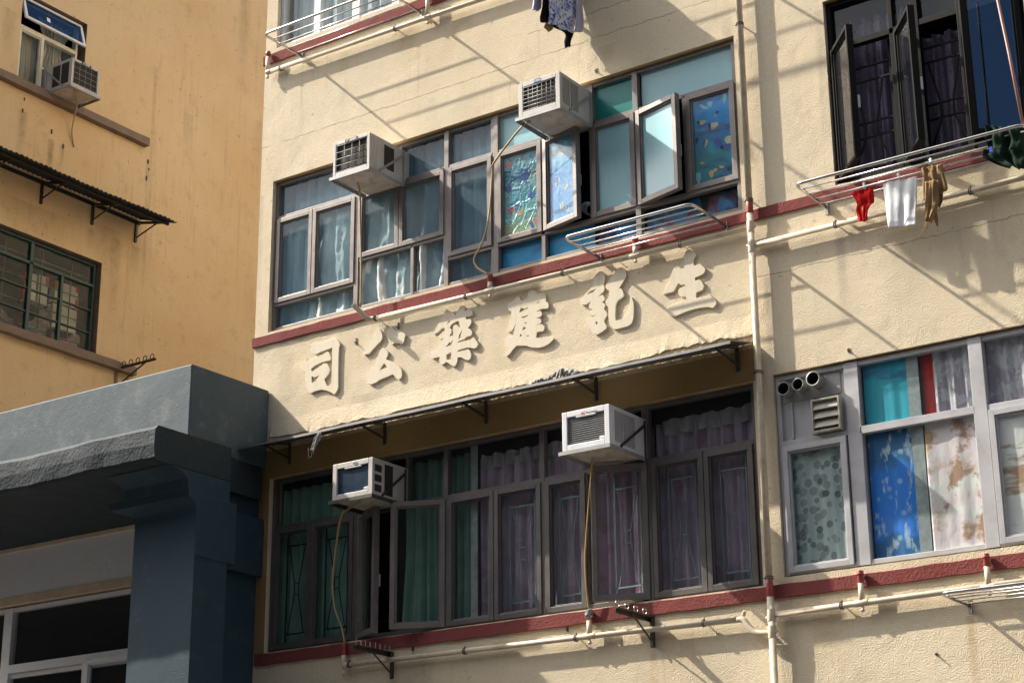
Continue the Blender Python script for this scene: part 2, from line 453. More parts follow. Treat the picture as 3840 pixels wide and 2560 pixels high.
M['circle_cl'] = paint_mat('circle_print', [('cell', 13, 0.40, 0.44, (0.17, 0.19, 0.19), 0.7, 0.3), ('cell', 11, 0.27, 0.30, (0.10, 0.115, 0.115), 0.75, 2.2), ('few', 12, 0.36, 0.40, (0.06, 0.07, 0.07), 0.8, 4.1), ('tall', 9, 0.5, 0.7, (0.30, 0.34, 0.34), 0.5, 1.0)], 0.7, (0.40, 0.47, 0.46))
M['cloud_cl'] = paint_mat('cloud_print', [('tall', 17, 0.57, 0.68, (0.62, 0.74, 0.80), 0.8, 1.2), ('cell', 11, 0.12, 0.3, (0.5, 0.64, 0.76), 0.55, 2.2)], 0.8, grad=(0.0, 0.97, [(0.0, (0.004, 0.11, 0.30)), (0.17, (0.004, 0.13, 0.36)), (0.21, (0.006, 0.21, 0.78)), (0.70, (0.006, 0.20, 0.72)), (0.76, (0.004, 0.12, 0.32)), (1.0, (0.004, 0.09, 0.26))]))
M['teal_cl'] = paint_mat('teal_print', [('wide', 6, 0.5, 0.62, (0.008, 0.13, 0.27), 0.9, 2.0), ('cell', 4, 0.24, 0.36, (0.30, 0.37, 0.25), 0.55, 0.7)], 0.8, (0.005, 0.36, 0.48))
M['pink_sheet'] = paint_mat('stained_pink_sheet', [('wide', 5.5, 0.52, 0.6, (0.80, 0.78, 0.72), 0.8, 6.0), ('noise', 4.2, 0.53, 0.6, (0.36, 0.15, 0.055), 0.85, 2.3), ('noise', 9, 0.56, 0.66, (0.55, 0.36, 0.2), 0.6, 5.0)], 0.8, (0.80, 0.66, 0.67), wrinkle=0.35)
M['white_stain'] = paint_mat('stained_white_sheet', [('wide', 5.5, 0.50, 0.56, (0.36, 0.15, 0.05), 0.85, 2.9), ('wide', 8, 0.58, 0.66, (0.5, 0.33, 0.18), 0.6, 5.0)], 0.8, (0.80, 0.76, 0.73), wrinkle=0.35)
M['lace'] = paint_mat('leaf_lace', [('tall', 9, 0.50, 0.55, (0.55, 0.53, 0.55), 0.8, 1.0), ('noise', 15, 0.52, 0.58, (0.58, 0.56, 0.58), 0.8, 3.0)], 0.8, (0.36, 0.30, 0.36))
M['tape'] = pm('peeling_tape', (0.30, 0.33, 0.33), 0.6, var=0.3, vs=14, dirt=(0.12, 0.13, 0.13), bs=0.4)
M['sea_a'] = paint_mat('sea_print_pale', [('noise', 5, 0.5, 0.68, (0.45, 0.55, 0.42), 0.6, 0.0), ('few', 5, 0.16, 0.2, (0.03, 0.06, 0.25), 0.85, 1.0), ('few', 4.2, 0.13, 0.19, (0.55, 0.10, 0.10), 0.9, 3.3), ('few', 6, 0.12, 0.16, (0.6, 0.4, 0.15), 0.9, 7.0)], 0.3,
                       grad=(0.0, 0.85, [(0.0, (0.36, 0.44, 0.22)), (0.3, (0.05, 0.36, 0.46)), (0.6, (0.006, 0.17, 0.30)), (1.0, (0.015, 0.26, 0.35))]), wrinkle=0.6)
M['sea_b'] = paint_mat('sea_print_bright', [('noise', 4, 0.48, 0.7, (0.22, 0.44, 0.56), 0.6, 0.0), ('tall', 14, 0.54, 0.62, (0.003, 0.10, 0.36), 0.7, 6.0), ('few', 6, 0.16, 0.2, (0.62, 0.42, 0.24), 0.8, 1.0), ('few', 7, 0.14, 0.18, (0.10, 0.12, 0.18), 0.9, 2.0)], 0.3,
                       grad=(0.0, 0.85, [(0.0, (0.005, 0.20, 0.50)), (0.45, (0.004, 0.17, 0.48)), (0.8, (0.09, 0.36, 0.56)), (1.0, (0.015, 0.13, 0.32))]), wrinkle=0.3)
M['sea_c'] = paint_mat('sea_print_deep', [('wide', 6, 0.52, 0.6, (0.004, 0.07, 0.26), 0.8, 9.0), ('noise', 5, 0.56, 0.64, (0.02, 0.42, 0.70), 0.6, 11.0), ('few', 5.5, 0.17, 0.2, (0.60, 0.55, 0.46), 0.9, 1.4), ('few', 7, 0.15, 0.18, (0.01, 0.02, 0.05), 0.9, 4.0), ('few', 6, 0.12, 0.2, (0.45, 0.27, 0.14), 0.5, 6.0)], 0.25,
                       grad=(0.0, 0.85, [(0.0, (0.008, 0.24, 0.28)), (0.3, (0.012, 0.22, 0.26)), (0.5, (0.003, 0.18, 0.52)), (0.75, (0.003, 0.34, 0.85)), (1.0, (0.005, 0.05, 0.18))]))
M['sea_d'] = paint_mat('sea_print_low', [('wide', 5, 0.5, 0.6, (0.015, 0.07, 0.28), 0.85, 0.0), ('noise', 8, 0.6, 0.7, (0.35, 0.55, 0.6), 0.6, 5.0)], 0.3, (0.004, 0.36, 0.72))
M['bag'] = paint_mat('blue_bag_print', [('noise', 4, 0.55, 0.62, (0.22, 0.03, 0.06), 0.9, 4.0), ('noise', 6, 0.55, 0.62, (0.02, 0.04, 0.16), 0.9, 1.0)], 0.35, (0.008, 0.24, 0.55))
M['red_cl'] = cloth_mat('red_cotton', (0.62, 0.012, 0.012), (0.48, 0.008, 0.01), 0.85, 8)
M['towel'] = cloth_mat('white_towelling', (0.78, 0.80, 0.82), (0.70, 0.73, 0.77), 0.95, 20)
M['khaki'] = cloth_mat('khaki_rag', (0.33, 0.22, 0.11), (0.22, 0.14, 0.07), 0.95, 10)
M['dkgreen'] = cloth_mat('dark_green_cloth', (0.012, 0.035, 0.02), (0.008, 0.02, 0.013), 0.9)
M['black_cl'] = cloth_mat('black_cloth', (0.012, 0.010, 0.011), (0.02, 0.012, 0.012), 0.85)
M['lav_cl'] = cloth_mat('lavender_white_cloth', (0.46, 0.44, 0.55), (0.36, 0.34, 0.46))
M['blouse'] = paint_mat('blue_leaf_print', [('cell', 30, 0.30, 0.40, (0.02, 0.03, 0.24), 0.95, 0.0), ('few', 22, 0.33, 0.42, (0.04, 0.03, 0.12), 0.9, 3.0), ('noise', 9, 0.5, 0.62, (0.16, 0.25, 0.58), 0.7, 7.0)], 0.85, (0.58, 0.60, 0.72))
M['rag'] = cloth_mat('grey_rag', (0.42, 0.42, 0.42), (0.12, 0.12, 0.12), 0.8, 30)
M['bamboo'] = pm('bamboo', (0.36, 0.19, 0.15), 0.45, var=0.2)
M['card'] = pm('cream_card', (0.60, 0.54, 0.40), 0.6, var=0.06)
M['red_card'] = pm('red_card', (0.42, 0.03, 0.02), 0.5)
M['junk'] = paint_mat('plastic_bags', [('noise', 9, 0.5, 0.56, (0.36, 0.12, 0.12), 0.6, 1.0), ('noise', 7, 0.55, 0.6, (0.05, 0.18, 0.08), 0.6, 5.0)], 0.35, (0.22, 0.22, 0.21), wrinkle=0.8)
M['peg'] = pm('white_peg', (0.7, 0.68, 0.64), 0.5)


# ------------------------------------------------------------------ mesh building
def FAC(u, v, d):
    return Vector((u, -d, v))


XW = -16.0


def YEL(u, v, d):
    return Vector((XW + d, u, v))


ORG = {}


class MB:
    def __init__(self, T=FAC):
        self.bm = bmesh.new()
        self.T = T

    def P(self, u, v, d):
        return self.bm.verts.new(self.T(u, v, d))

    def face(self, vs, mi=0, smooth=False):
        try:
            f = self.bm.faces.new(vs)
        except ValueError:
            return None
        f.material_index = mi
        f.smooth = smooth
        return f

    def hexa(self, p, mi=0):
        v = [self.P(*q) for q in p]
        for ids in ((0, 1, 2, 3), (4, 7, 6, 5), (0, 4, 5, 1), (1, 5, 6, 2), (2, 6, 7, 3), (3, 7, 4, 0)):
            self.face([v[i] for i in ids], mi)

    def box(self, u0, u1, v0, v1, d0, d1, mi=0):
        self.hexa([(u0, v0, d0), (u1, v0, d0), (u1, v1, d0), (u0, v1, d0), (u0, v0, d1), (u1, v0, d1), (u1, v1, d1), (u0, v1, d1)], mi)

    def ring(self, u0, u1, v0, v1, w, d0, d1, mi=0):
        self.box(u0, u0 + w, v0, v1, d0, d1, mi)
        self.box(u1 - w, u1, v0, v1, d0, d1, mi)
        self.box(u0 + w, u1 - w, v0, v0 + w, d0, d1, mi)
        self.box(u0 + w, u1 - w, v1 - w, v1, d0, d1, mi)

    def bar(self, a, b, wd, th, mi=0):
        """flat bar between two (u,v,d) points"""
        A = self.T(*a)
        B = self.T(*b)
        ax = (B - A).normalized()
        s = ax.cross(Vector((0, 0, 1)))
        if s.length < 1e-4:
            s = Vector((1, 0, 0))
        s.normalize()
        t = ax.cross(s).normalized()
        vs = []
        for q in (A, B):
            for i, j in ((-1, -1), (1, -1), (1, 1), (-1, 1)):
                vs.append(self.bm.verts.new(q + s * i * wd / 2 + t * j * th / 2))
        for ids in ((0, 1, 2, 3), (4, 7, 6, 5), (0, 4, 5, 1), (1, 5, 6, 2), (2, 6, 7, 3), (3, 7, 4, 0)):
            self.face([vs[i] for i in ids], mi)

    def tube(self, pts, r, n=10, mi=0, closed=False, raw=False, cap=True):
        P = [Vector(p) if raw else self.T(*p) for p in pts]
        rings = []
        k = len(P)
        prev = None
        for i, p in enumerate(P):
            if closed:
                t = (P[(i + 1) % k] - P[i - 1]).normalized()
            else:
                t = (P[min(i + 1, k - 1)] - P[max(i - 1, 0)]).normalized()
            if prev is None:
                s = t.cross(Vector((0, 0, 1)))
                if s.length < 1e-3:
                    s = t.cross(Vector((1, 0, 0)))
            else:
                s = prev - t * prev.dot(t)
            s.normalize()
            prev = s
            q = t.cross(s)
            rr = r[i] if isinstance(r, (list, tuple)) else r
            rings.append([self.bm.verts.new(p + (s * math.cos(a) + q * math.sin(a)) * rr) for a in [2 * math.pi * j / n for j in range(n)]])
        rng = range(k) if closed else range(k - 1)
        for i in rng:
            A, B = rings[i], rings[(i + 1) % k]
            for j in range(n):
                self.face([A[j], A[(j + 1) % n], B[(j + 1) % n], B[j]], mi, True)
        if cap and not closed:
            self.face(rings[0][::-1], mi)
            self.face(rings[-1], mi)

    def prism(self, poly, d0, d1, mi=0):
        """poly in (u,v), extruded along d"""
        a = [self.P(u, v, d0) for u, v in poly]
        b = [self.P(u, v, d1) for u, v in poly]
        self.face(a, mi)
        self.face(b[::-1], mi)
        for i in range(len(a)):
            j = (i + 1) % len(a)
            self.face([a[i], a[j], b[j], b[i]], mi)

    def grid(self, fn, nu, nv, mi=0, smooth=True):
        g = [[self.bm.verts.new(self.T(*fn(i / nu, j / nv))) for i in range(nu + 1)] for j in range(nv + 1)]
        for j in range(nv):
            for i in range(nu):
                self.face([g[j][i], g[j][i + 1], g[j + 1][i + 1], g[j + 1][i]], mi, smooth)

    def build(self, name, mats, parent=None, bevel=0.0, solid=0.0, recalc=True):
        if recalc:
            bmesh.ops.recalc_face_normals(self.bm, faces=self.bm.faces)
        me = bpy.data.meshes.new(name)
        self.bm.to_mesh(me)
        self.bm.free()
        return link_mesh(name, me, mats, parent, bevel, solid)


def link_mesh(name, me, mats, parent=None, bevel=0.0, solid=0.0):
    n = len(me.vertices)
    co = np.empty(n * 3)
    me.vertices.foreach_get('co', co)
    co = co.reshape(-1, 3)
    lo, hi = co.min(0), co.max(0)
    c = Vector(((lo[0] + hi[0]) / 2, (lo[1] + hi[1]) / 2, lo[2]))
    me.transform(Matrix.Translation(-c))
    o = bpy.data.objects.new(name, me)
    COL.objects.link(o)
    for mt in (mats if isinstance(mats, (list, tuple)) else [mats]):
        me.materials.append(mt)
    if parent is not None:
        o.parent = parent
        o.location = c - ORG[parent.name]
    else:
        o.location = c
    ORG[o.name] = c
    if solid:
        md = o.modifiers.new('thickness', 'SOLIDIFY')
        md.thickness = solid
        md.offset = 0
    if bevel:
        md = o.modifiers.new('bevel', 'BEVEL')
        md.width = bevel
        md.segments = 2
        md.limit_method = 'ANGLE'
        md.angle_limit = R(40)
    return o


def thing(name, loc, label, cat, group=None):
    o = bpy.data.objects.new(name, None)
    o.empty_display_size = 0.2
    COL.objects.link(o)
    o.location = loc
    ORG[o.name] = Vector(loc)
    return tag(o, label, cat, group)


def tag(o, label, cat, group=None, kind=None):
    if label:
        o['label'] = label
    if cat:
        o['category'] = cat
    if group:
        o['group'] = group
    if kind:
        o['kind'] = kind
    return o


def text_part(txt, size, T_origin, T, mat, parent, name='lettering', bold=0.0):
    """raised lettering lying in the (u,v) plane of frame T at depth d"""
    cu = bpy.data.curves.new(name, 'FONT')
    cu.body = txt
    cu.size = size
    cu.extrude = 0.0008
    cu.offset = bold
    cu.align_x = 'CENTER'
    cu.align_y = 'CENTER'
    tmp = bpy.data.objects.new('lettering_curve', cu)
    COL.objects.link(tmp)
    dg = bpy.context.evaluated_depsgraph_get()
    dg.update()
    me = bpy.data.meshes.new_from_object(tmp.evaluated_get(dg))
    bpy.data.objects.remove(tmp)
    u0, v0, d0 = T_origin
    for vtx in me.vertices:
        vtx.co = T(u0 + vtx.co.x, v0 + vtx.co.y, d0 + vtx.co.z)
    me.name = name
    return link_mesh(name, me, mat, parent)


# ------------------------------------------------------------------ ground
g = MB()
g.grid(lambda s, t: (-300 + 600 * s, 0.0, 300 - 600 * t), 4, 4)
tag(g.build('ground', M['asphalt']), None, None, None, 'structure')


# ------------------------------------------------------------------ walls with openings
def wall_with_holes(mb, u0, u1, v0, v1, holes, depth, mi=0, mi_rev=1, mi_sill=0):
    us = sorted({u0, u1, *[h[0] for h in holes], *[h[1] for h in holes]})
    vs = sorted({v0, v1, *[h[2] for h in holes], *[h[3] for h in holes]})

    def hole(u, v):
        return any(h[0] < u < h[1] and h[2] < v < h[3] for h in holes)
    for i in range(len(us) - 1):
        for j in range(len(vs) - 1):
            if not hole((us[i] + us[i + 1]) / 2, (vs[j] + vs[j + 1]) / 2):
                mb.face([mb.P(us[i], vs[j], 0), mb.P(us[i + 1], vs[j], 0), mb.P(us[i + 1], vs[j + 1], 0), mb.P(us[i], vs[j + 1], 0)], mi)
    for a, b, c, d in holes:
        mb.face([mb.P(a, c, 0), mb.P(a, d, 0), mb.P(a, d, -depth), mb.P(a, c, -depth)], mi_sill)
        mb.face([mb.P(b, c, 0), mb.P(b, c, -depth), mb.P(b, d, -depth), mb.P(b, d, 0)], mi_sill)
        mb.face([mb.P(a, d, 0), mb.P(b, d, 0), mb.P(b, d, -depth), mb.P(a, d, -depth)], mi_rev)
        mb.face([mb.P(a, c, 0), mb.P(a, c, -depth), mb.P(b, c, -depth), mb.P(b, c, 0)], mi_sill)
    bmesh.ops.remove_doubles(mb.bm, verts=mb.bm.verts, dist=1e-5)


def room(parent, T, u0, u1, v0, v1, deep=1.1, start=0.16):
    mb = MB(T)
    e = 0.25
    a, b, c, d = u0 - e, u1 + e, v0 - 0.5, v1 + 0.12
    q = [mb.P(a, c, -start), mb.P(b, c, -start), mb.P(b, d, -start), mb.P(a, d, -start), mb.P(a, c, -start - deep), mb.P(b, c, -start - deep), mb.P(b, d, -start - deep), mb.P(a, d, -start - deep)]
    for ids in ((4, 5, 6, 7), (0, 1, 5, 4), (1, 2, 6, 5), (2, 3, 7, 6), (3, 0, 4, 7)):
        mb.face([q[i] for i in ids])
    return mb.build('room', M['dark'], parent, recalc=False)


# the other side of the street, behind the camera: it closes off half the sky and is what the panes mirror
opp = thing('street_block', (0, -26, 0), 'long grey apartment block across the street, behind the viewer', 'building')
OPP = lambda u, v, d: Vector((u, -20 + d, v))
mb = MB(OPP)
holes = [(-58 + 6.5 * i, -54.5 + 6.5 * i, 4.2 + 3.2 * j, 5.9 + 3.2 * j) for i in range(18) for j in range(5)]
wall_with_holes(mb, -62, 62, 0, 19, holes, 0.3, mi_rev=0)
for a, b, c, d in holes:
    mb.face([mb.P(a, c, -.3), mb.P(b, c, -.3), mb.P(b, d, -.3), mb.P(a, d, -.3)], 1)
for q in (((-62, 0, 0), (-62, 19, 0), (-62, 19, -12), (-62, 0, -12)), ((62, 0, 0), (62, 0, -12), (62, 19, -12), (62, 19, 0)), ((-62, 19, 0), (62, 19, 0), (62, 19, -12), (-62, 19, -12)), ((-62, 0, -12), (-62, 19, -12), (62, 19, -12), (62, 0, -12))):
    mb.face([mb.P(*p) for p in q], 0)
mb.build('wall', [pm('block_render', (0.13, 0.125, 0.12), 0.85), M['fin_grey']], opp, recalc=False)
for bx, lab in ((46, 'plain grey block added to close the right hand end of the street, out of view'), (-78, 'plain grey block added to close the far left end of the street, out of view')):
    e_ = thing('end_block', (bx + 6, -8, 0), lab, 'building')  # added unseen at each street end to cut horizon light
    mb = MB(lambda u, v, d: Vector((d, u, v)))
    mb.box(-20, 12, 0, 19, bx, bx + 12)
    for j_ in range(5):
        for i_ in range(7):
            for dd in (bx - .02, bx + 12):
                mb.box(-18.5 + 4.2 * i_, -16.5 + 4.2 * i_, 3.6 + 3.1 * j_, 5.3 + 3.1 * j_, dd, dd + .02, 1)
    mb.build('wall', [pm('end_render', (0.16, 0.155, 0.15), 0.85), M['fin_grey']], e_)


# cream building
H_MID = (-11.14, -6.20, 7.205, 8.715)
H_LOW = (-11.05, -6.185, 4.25, 5.805)
H_RLOW = (-6.02, -3.2, 4.29, 5.82)
H_RUP = (-5.41, -3.84, 7.205, 8.76)
H_TOP = (-11.16, -8.6, 10.13, 11.65)
cream = thing('cream_building', (-5, 4, 0), 'old cream rendered apartment building with red bands under its window rows', 'building')
mb = MB()
wall_with_holes(mb, -11.30, 3.0, 0.0, 13.6, [H_MID, H_LOW, H_RLOW, H_RUP, H_TOP], 0.17)
for q in (((-11.30, 0, 0), (-11.30, 13.6, 0), (-11.30, 13.6, -9), (-11.30, 0, -9)), ((3, 0, 0), (3, 0, -9), (3, 13.6, -9), (3, 13.6, 0)),
          ((-11.30, 13.6, 0), (3, 13.6, 0), (3, 13.6, -9), (-11.30, 13.6, -9)), ((-11.30, 0, -9), (-11.30, 13.6, -9), (3, 13.6, -9), (3, 0, -9))):
    mb.face([mb.P(*p) for p in q], 0)
mb.build('wall', [M['cream'], M['ochre']], cream, recalc=False)
for h in (H_MID, H_LOW, H_RLOW, H_RUP, H_TOP):
    room(cream, FAC, *h)


def rough_band(name, u0, u1, v0, v1, d1, mat, parent, seed, T=FAC, wob=0.004):
    """long painted ledge with slightly uneven edges"""
    rn = random.Random(seed)
    mb = MB(T)
    n = int((u1 - u0) / 0.12)
    prof = []
    for i in range(n + 1):
        u = u0 + (u1 - u0) * i / n
        prof.append((u, v0 + rn.uniform(-wob, wob), v1 + rn.uniform(-wob, wob), d1 + rn.uniform(-wob, wob) * 0.5))
    prev = None
    for u, a, b, d in prof:
        cur = [mb.P(u, a, -0.01), mb.P(u, a, d), mb.P(u, b, d), mb.P(u, b, -0.01)]
        if prev:
            for k in range(4):
                mb.face([prev[k], prev[(k + 1) % 4], cur[(k + 1) % 4], cur[k]])
        else:
            mb.face(cur)
        prev = cur
    mb.face(prev[::-1])
    return mb.build(name, mat, parent, bevel=0.003)


rough_band('red_band', -11.315, 3.0, 7.085, 7.172, 0.02, M['red'], cream, 1)
rough_band('red_band', -11.15, 3.0, 4.14, 4.238, 0.02, M['red'], cream, 2)
rough_band('red_band', -11.315, -7.2, 9.975, 10.075, 0.02, M['red'], cream, 3)

# broken plaster above the flat awning
A2 = zz(900, 1400, 3.92)
A3 = zz(2350, 1200, 3.92)
A4 = zz(1700, 1350, 3.92)
edge_px = [A2(440, 930), A2(560, 935), A2(760, 885), A2(980, 850), A2(1040, 860), A2(1250, 785), A2(1440, 740), A2(1580, 720), A2(1800, 650), A2(2000, 640), A2(2300, 560),
           A4(240, 510), A4(450, 460), A4(640, 460), A4(800, 400), A4(860, 395), A4(980, 360), A4(1180, 345), A4(1500, 265), A4(1850, 180), A4(2000, 145), A4(2300, 85),
           A3(200, 555), A3(440, 500), A3(560, 455), A3(700, 415), A3(900, 385), A3(1050, 340), A3(1220, 325), A3(1380, 265), A3(1550, 275), A3(1700, 240), A3(1870, 195)]
rn = random.Random(5)
pts = []
base = [PY(px, py, -0.016) for px, py in edge_px]
for a, b in zip(base[:-1], base[1:]):
    for t in (0, 0.33, 0.66):
        p = a.lerp(b, t)
        pts.append((p.x, p.z + rn.uniform(-0.007, 0.007)))
pts.append((base[-1].x, base[-1].z))
mb = MB()
prev = None
for u, v in pts:
    vt = 6.33
    cur = [mb.P(u, vt, 0.0005), mb.P(u, v + 0.035, 0.011 + rn.uniform(0, 0.004)), mb.P(u, v, 0.014 + rn.uniform(-.002, .006)), mb.P(u, v + 0.004, 0.0)]
    if prev:
        for k in range(3):
            mb.face([prev[k], prev[k + 1], cur[k + 1], cur[k]], 0, k == 0)
    prev = cur
mb.build('broken_plaster', M['cream'], cream)
mb = MB()
mb.grid(lambda s, t: (-11.08 + 4.92 * s, 6.06 + 0.19 * t, 0.003 + 0.004 * random.random()), 160, 6)
mb.build('bare_mortar', M['mortar'], cream)
M['brown_wall'] = stucco('brown_stucco', (0.36, 0.24, 0.105), (0.32, 0.20, 0.08), (0.22, 0.15, 0.075), streaks=0.35, blot=0.5)  # darker brown strip above the long window and down its left jamb
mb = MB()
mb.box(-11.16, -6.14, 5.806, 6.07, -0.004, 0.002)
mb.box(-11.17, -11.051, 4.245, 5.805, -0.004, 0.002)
mb.build('brown_band', M['brown_wall'], cream)
for px_, py_, dz_ in ((950 + 672 / 1.742 + 0, 800 + 835 / 1.742, .03), (950 + 948 / 1.742, 800 + 735 / 1.742, .03), (1850 + 672 / 1.742, 462 / 1.742, .02), (950 + 1045 / 1.742, 1660 + 1345 / 1.742, .02), (1850 + 485 / 1.742, 1660 + 1215 / 1.742, .02), (1850 + 805 / 1.742, 800 + 297 / 1.742, .012), (2840 + 597 / 1.742, 800 + 893 / 1.742, .015), (2840 + 1170 / 1.742, 1660 + 1378 / 1.742, .008)):
    q = PY(px_, py_, -.002)
    mb = MB()
    mb.box(q.x - .008, q.x + .008, q.z - dz_, q.z + dz_, .0005, .006)
    mb.tube([(q.x, q.z - dz_ * .4, .004), (q.x + .003, q.z - dz_ * .5, .03)], .005, 7)
    mb.build('wall_bolt', M['clamp'], cream)


# ------------------------------------------------------------------ windows
def outer_frame(T, rect, bars, mats, parent, d0=-0.10, d1=-0.045, wd=0.035, name='window'):
    mb = MB(T)
    u0, u1, v0, v1 = rect
    mb.ring(u0, u1, v0, v1, wd, d0, d1)
    for a, b, c, d, *off in bars:
        o = off[0] if off else 0.0
        mb.box(a, b, c, d, d0 + 0.004, d1 + 0.003 + o)
    return mb.build(name, mats, parent, bevel=0.003)


def fixed_panes(T, rects, mat, parent, d=-0.085, name='pane'):
    for u0, u1, v0, v1 in rects:
        mb = MB(T)
        mb.box(u0, u1, v0, v1, d - 0.003, d + 0.002)
        mb.build(name, mat, parent)


def hinge(T, hu, dr, ang, d0):
    ca, sa = math.cos(ang), math.sin(ang)

    def T2(s, v, t):
        return T(hu + dr * (s * ca - t * sa), v, d0 + s * sa + t * ca)
    return T2


def sash(T, u0, u1, v0, v1, frame, pane, parent, open_=0.0, side='L', d0=-0.05, fw=0.042, film=None, name='sash', label=None, handle=True, film_name='film'):
    """casement: ring of stepped profile, pane, handle; opens outward about its left or right edge"""
    wd = u1 - u0
    T2 = hinge(T, u0 if side == 'L' else u1, 1 if side == 'L' else -1, R(open_), d0)
    mb = MB(T2)
    mb.ring(0.003, wd - 0.003, v0 + 0.003, v1 - 0.003, fw, -0.03, 0.022)
    mb.ring(0.003 + fw, wd - 0.003 - fw, v0 + 0.003 + fw, v1 - 0.003 - fw, 0.013, -0.025, 0.008)
    if pane is not None:
        e = 0.003 + fw + 0.006
        mb.box(e, wd - e, v0 + e, v1 - e, -0.008, -0.003, 1)
    o = mb.build(name, [frame, pane or frame], parent, bevel=0.0025)
    if label:
        o['label'] = label
    if film is not None:
        mb = MB(T2)
        e = 0.003 + fw + 0.008
        mb.box(e, wd - e, v0 + e, v1 - e, -0.013, -0.0095)
        mb.build(film_name, film, parent)
    if handle:
        mb = MB(T2)
        hs = wd - fw / 2 - 0.003
        vm = v0 + (v1 - v0) * 0.42
        mb.box(hs - 0.008, hs + 0.008, vm - 0.05, vm + 0.05, -0.05, -0.031)
        mb.build('handle', M['alu'], parent)
    return T2


def curtain(T, u0, u1, v0, v1, d, mat, folds, amp, seed, label, cat='curtain', name='curtain', pinch=0.0, droop=0.0, crumple=0.0, solid=0.002, skew=0.0):
    rn = random.Random(seed)
    ph = [rn.uniform(0, 6.28) for _ in range(8)]

    def fn(s, t):
        k = folds * 2 * math.pi
        dd = amp * (math.sin(k * s + ph[0] + 1.3 * math.sin(3 * s + ph[1])) + 0.45 * math.sin(2.3 * k * s + ph[2] + 1.5 * t)) * (1 - 0.25 * t)
        if crumple:
            q1, q2 = s * (u1 - u0) * 3 + t * .8, t * (v1 - v0) * 2.2 - s * .9
            dd += crumple * (1.5 * mnoise.noise(Vector((q1 * 2.2, q2 * 1.3, ph[3]))) + 0.9 * (1 - abs(mnoise.noise(Vector((q1 * 4.5 + q2, q2 * 2.1, ph[4]))))) + 0.45 * mnoise.noise(Vector((q1 * 11, q2 * 7, ph[5]))))
        uu = u0 + (u1 - u0) * s
        mid = (u0 + u1) / 2
        uu = mid + (uu - mid) * (1 - pinch * math.sin(math.pi * min(1, max(0, t))) ** 2) + skew * (1 - t)
        vv = v0 + (v1 - v0) * t - droop * abs(math.sin(k * s * 0.5 + ph[6])) * t
        return (uu, vv, d + dd)
    mb = MB(T)
    mb.grid(fn, max(24, int(folds * 12), int((u1 - u0) * 60) if crumple else 0), 40 if crumple else 26)
    return tag(mb.build(name, mat, None, solid=solid), label, cat)


def iron_grille(T, u0, u1, v0, v1, mat, parent, d=-0.105, th=0.0065):
    """security bars: two uprights, head and foot bars, hourglass round a small box"""
    mb = MB(T)
    w_ = u1 - u0
    a, b = u0 + w_ * 0.24, u1 - w_ * 0.24
    h = v1 - v0
    mb.box(a - th, a + th, v0, v1, d - th, d)
    mb.box(b - th, b + th, v0, v1, d - th, d)
    top, bot = v1 - h * 0.13, v0 + h * 0.11
    mb.box(a, b, top - th, top + th, d - th, d)
    mb.box(a, b, bot - th, bot + th, d - th, d)
    mid = (top + bot) / 2
    um = (u0 + u1) / 2
    k = w_ * 0.055
    hb = h * 0.045
    mb.box(um - k, um + k, mid + hb, mid + hb + th, d - th, d)
    mb.box(um - k, um + k, mid - hb - th, mid - hb, d - th, d)
    for sg in (-1, 1):
        mb.bar((um + sg * k, mid + hb, d - 0.004), (um + sg * (b - a) * 0.40, top, d - 0.004), th, th)
        mb.bar((um + sg * k, mid - hb, d - 0.004), (um + sg * (b - a) * 0.40, bot, d - 0.004), th, th)
        mb.bar((um + sg * k, mid - hb, d - 0.004), (um + sg * k, mid + hb, d - 0.004), th, th)
    return mb.build('iron_grille', mat, parent)


# ---- middle row, left flat: W1 + W2
BR = M['bronze']
T1, T2Z, T2S, ZB, ZT = 8.34, 7.475, 7.695, 7.215, 8.71
wmid = outer_frame(FAC, (-11.138, -8.60, ZB, ZT), [(-11.1, -10.15, T1 - .018, T1 + .018), (-11.1, -10.15, T2Z - .018, T2Z + .018), (-10.155, -10.105, ZB, ZT, .004),
                   (-10.10, -9.13, T1 - .018, T1 + .018), (-9.14, -9.09, ZB, ZT, .004), (-9.65, -9.62, T1, ZT - .02), (-10.10, -9.13, T2S - .018, T2S + .018), (-9.51, -9.475, ZB, T2S),
                   (-9.09, -8.62, T1 - .018, T1 + .018), (-9.09, -8.62, T2Z - .018, T2Z + .018)], BR, cream)
fixed_panes(FAC, [(-11.1, -10.16, T1 + .02, ZT - .03), (-11.1, -10.16, ZB + .03, T2Z - .02), (-10.1, -9.65, T1 + .02, ZT - .03), (-9.62, -9.14, T1 + .02, ZT - .03),
                  (-9.09, -8.64, T1 + .02, ZT - .03), (-10.1, -9.51, ZB + .03, T2S - .02), (-9.475, -9.14, ZB + .03, T2S - .02), (-9.09, -8.64, ZB + .03, T2Z - .02)], M['glass_dusty'], wmid)
GD = M['glass_dusty']
for a, b, z0, sd in ((-11.105, -10.66, T2Z, 'L'), (-10.66, -10.15, T2Z, 'R'), (-10.11, -9.64, T2S, 'L'), (-9.64, -9.135, T2S, 'R'), (-9.095, -8.62, T2Z, 'L')):
    sash(FAC, a, b, z0 + .01, T1 - .01, BR, GD, wmid, 0, sd)
curtain(FAC, -11.13, -10.12, 7.2, 8.7, -0.16, M['sheer'], 7, 0.03, 21, 'pale blue sheer curtain in folds behind the leftmost middle row window', crumple=0.006)
curtain(FAC, -10.74, -10.13, 7.2, 8.36, -0.125, M['plastic'], 2.6, 0.022, 25, 'crumpled pale plastic sheet against the pane left of the orange hose', crumple=0.03, name='plastic_sheet', cat='plastic sheet')
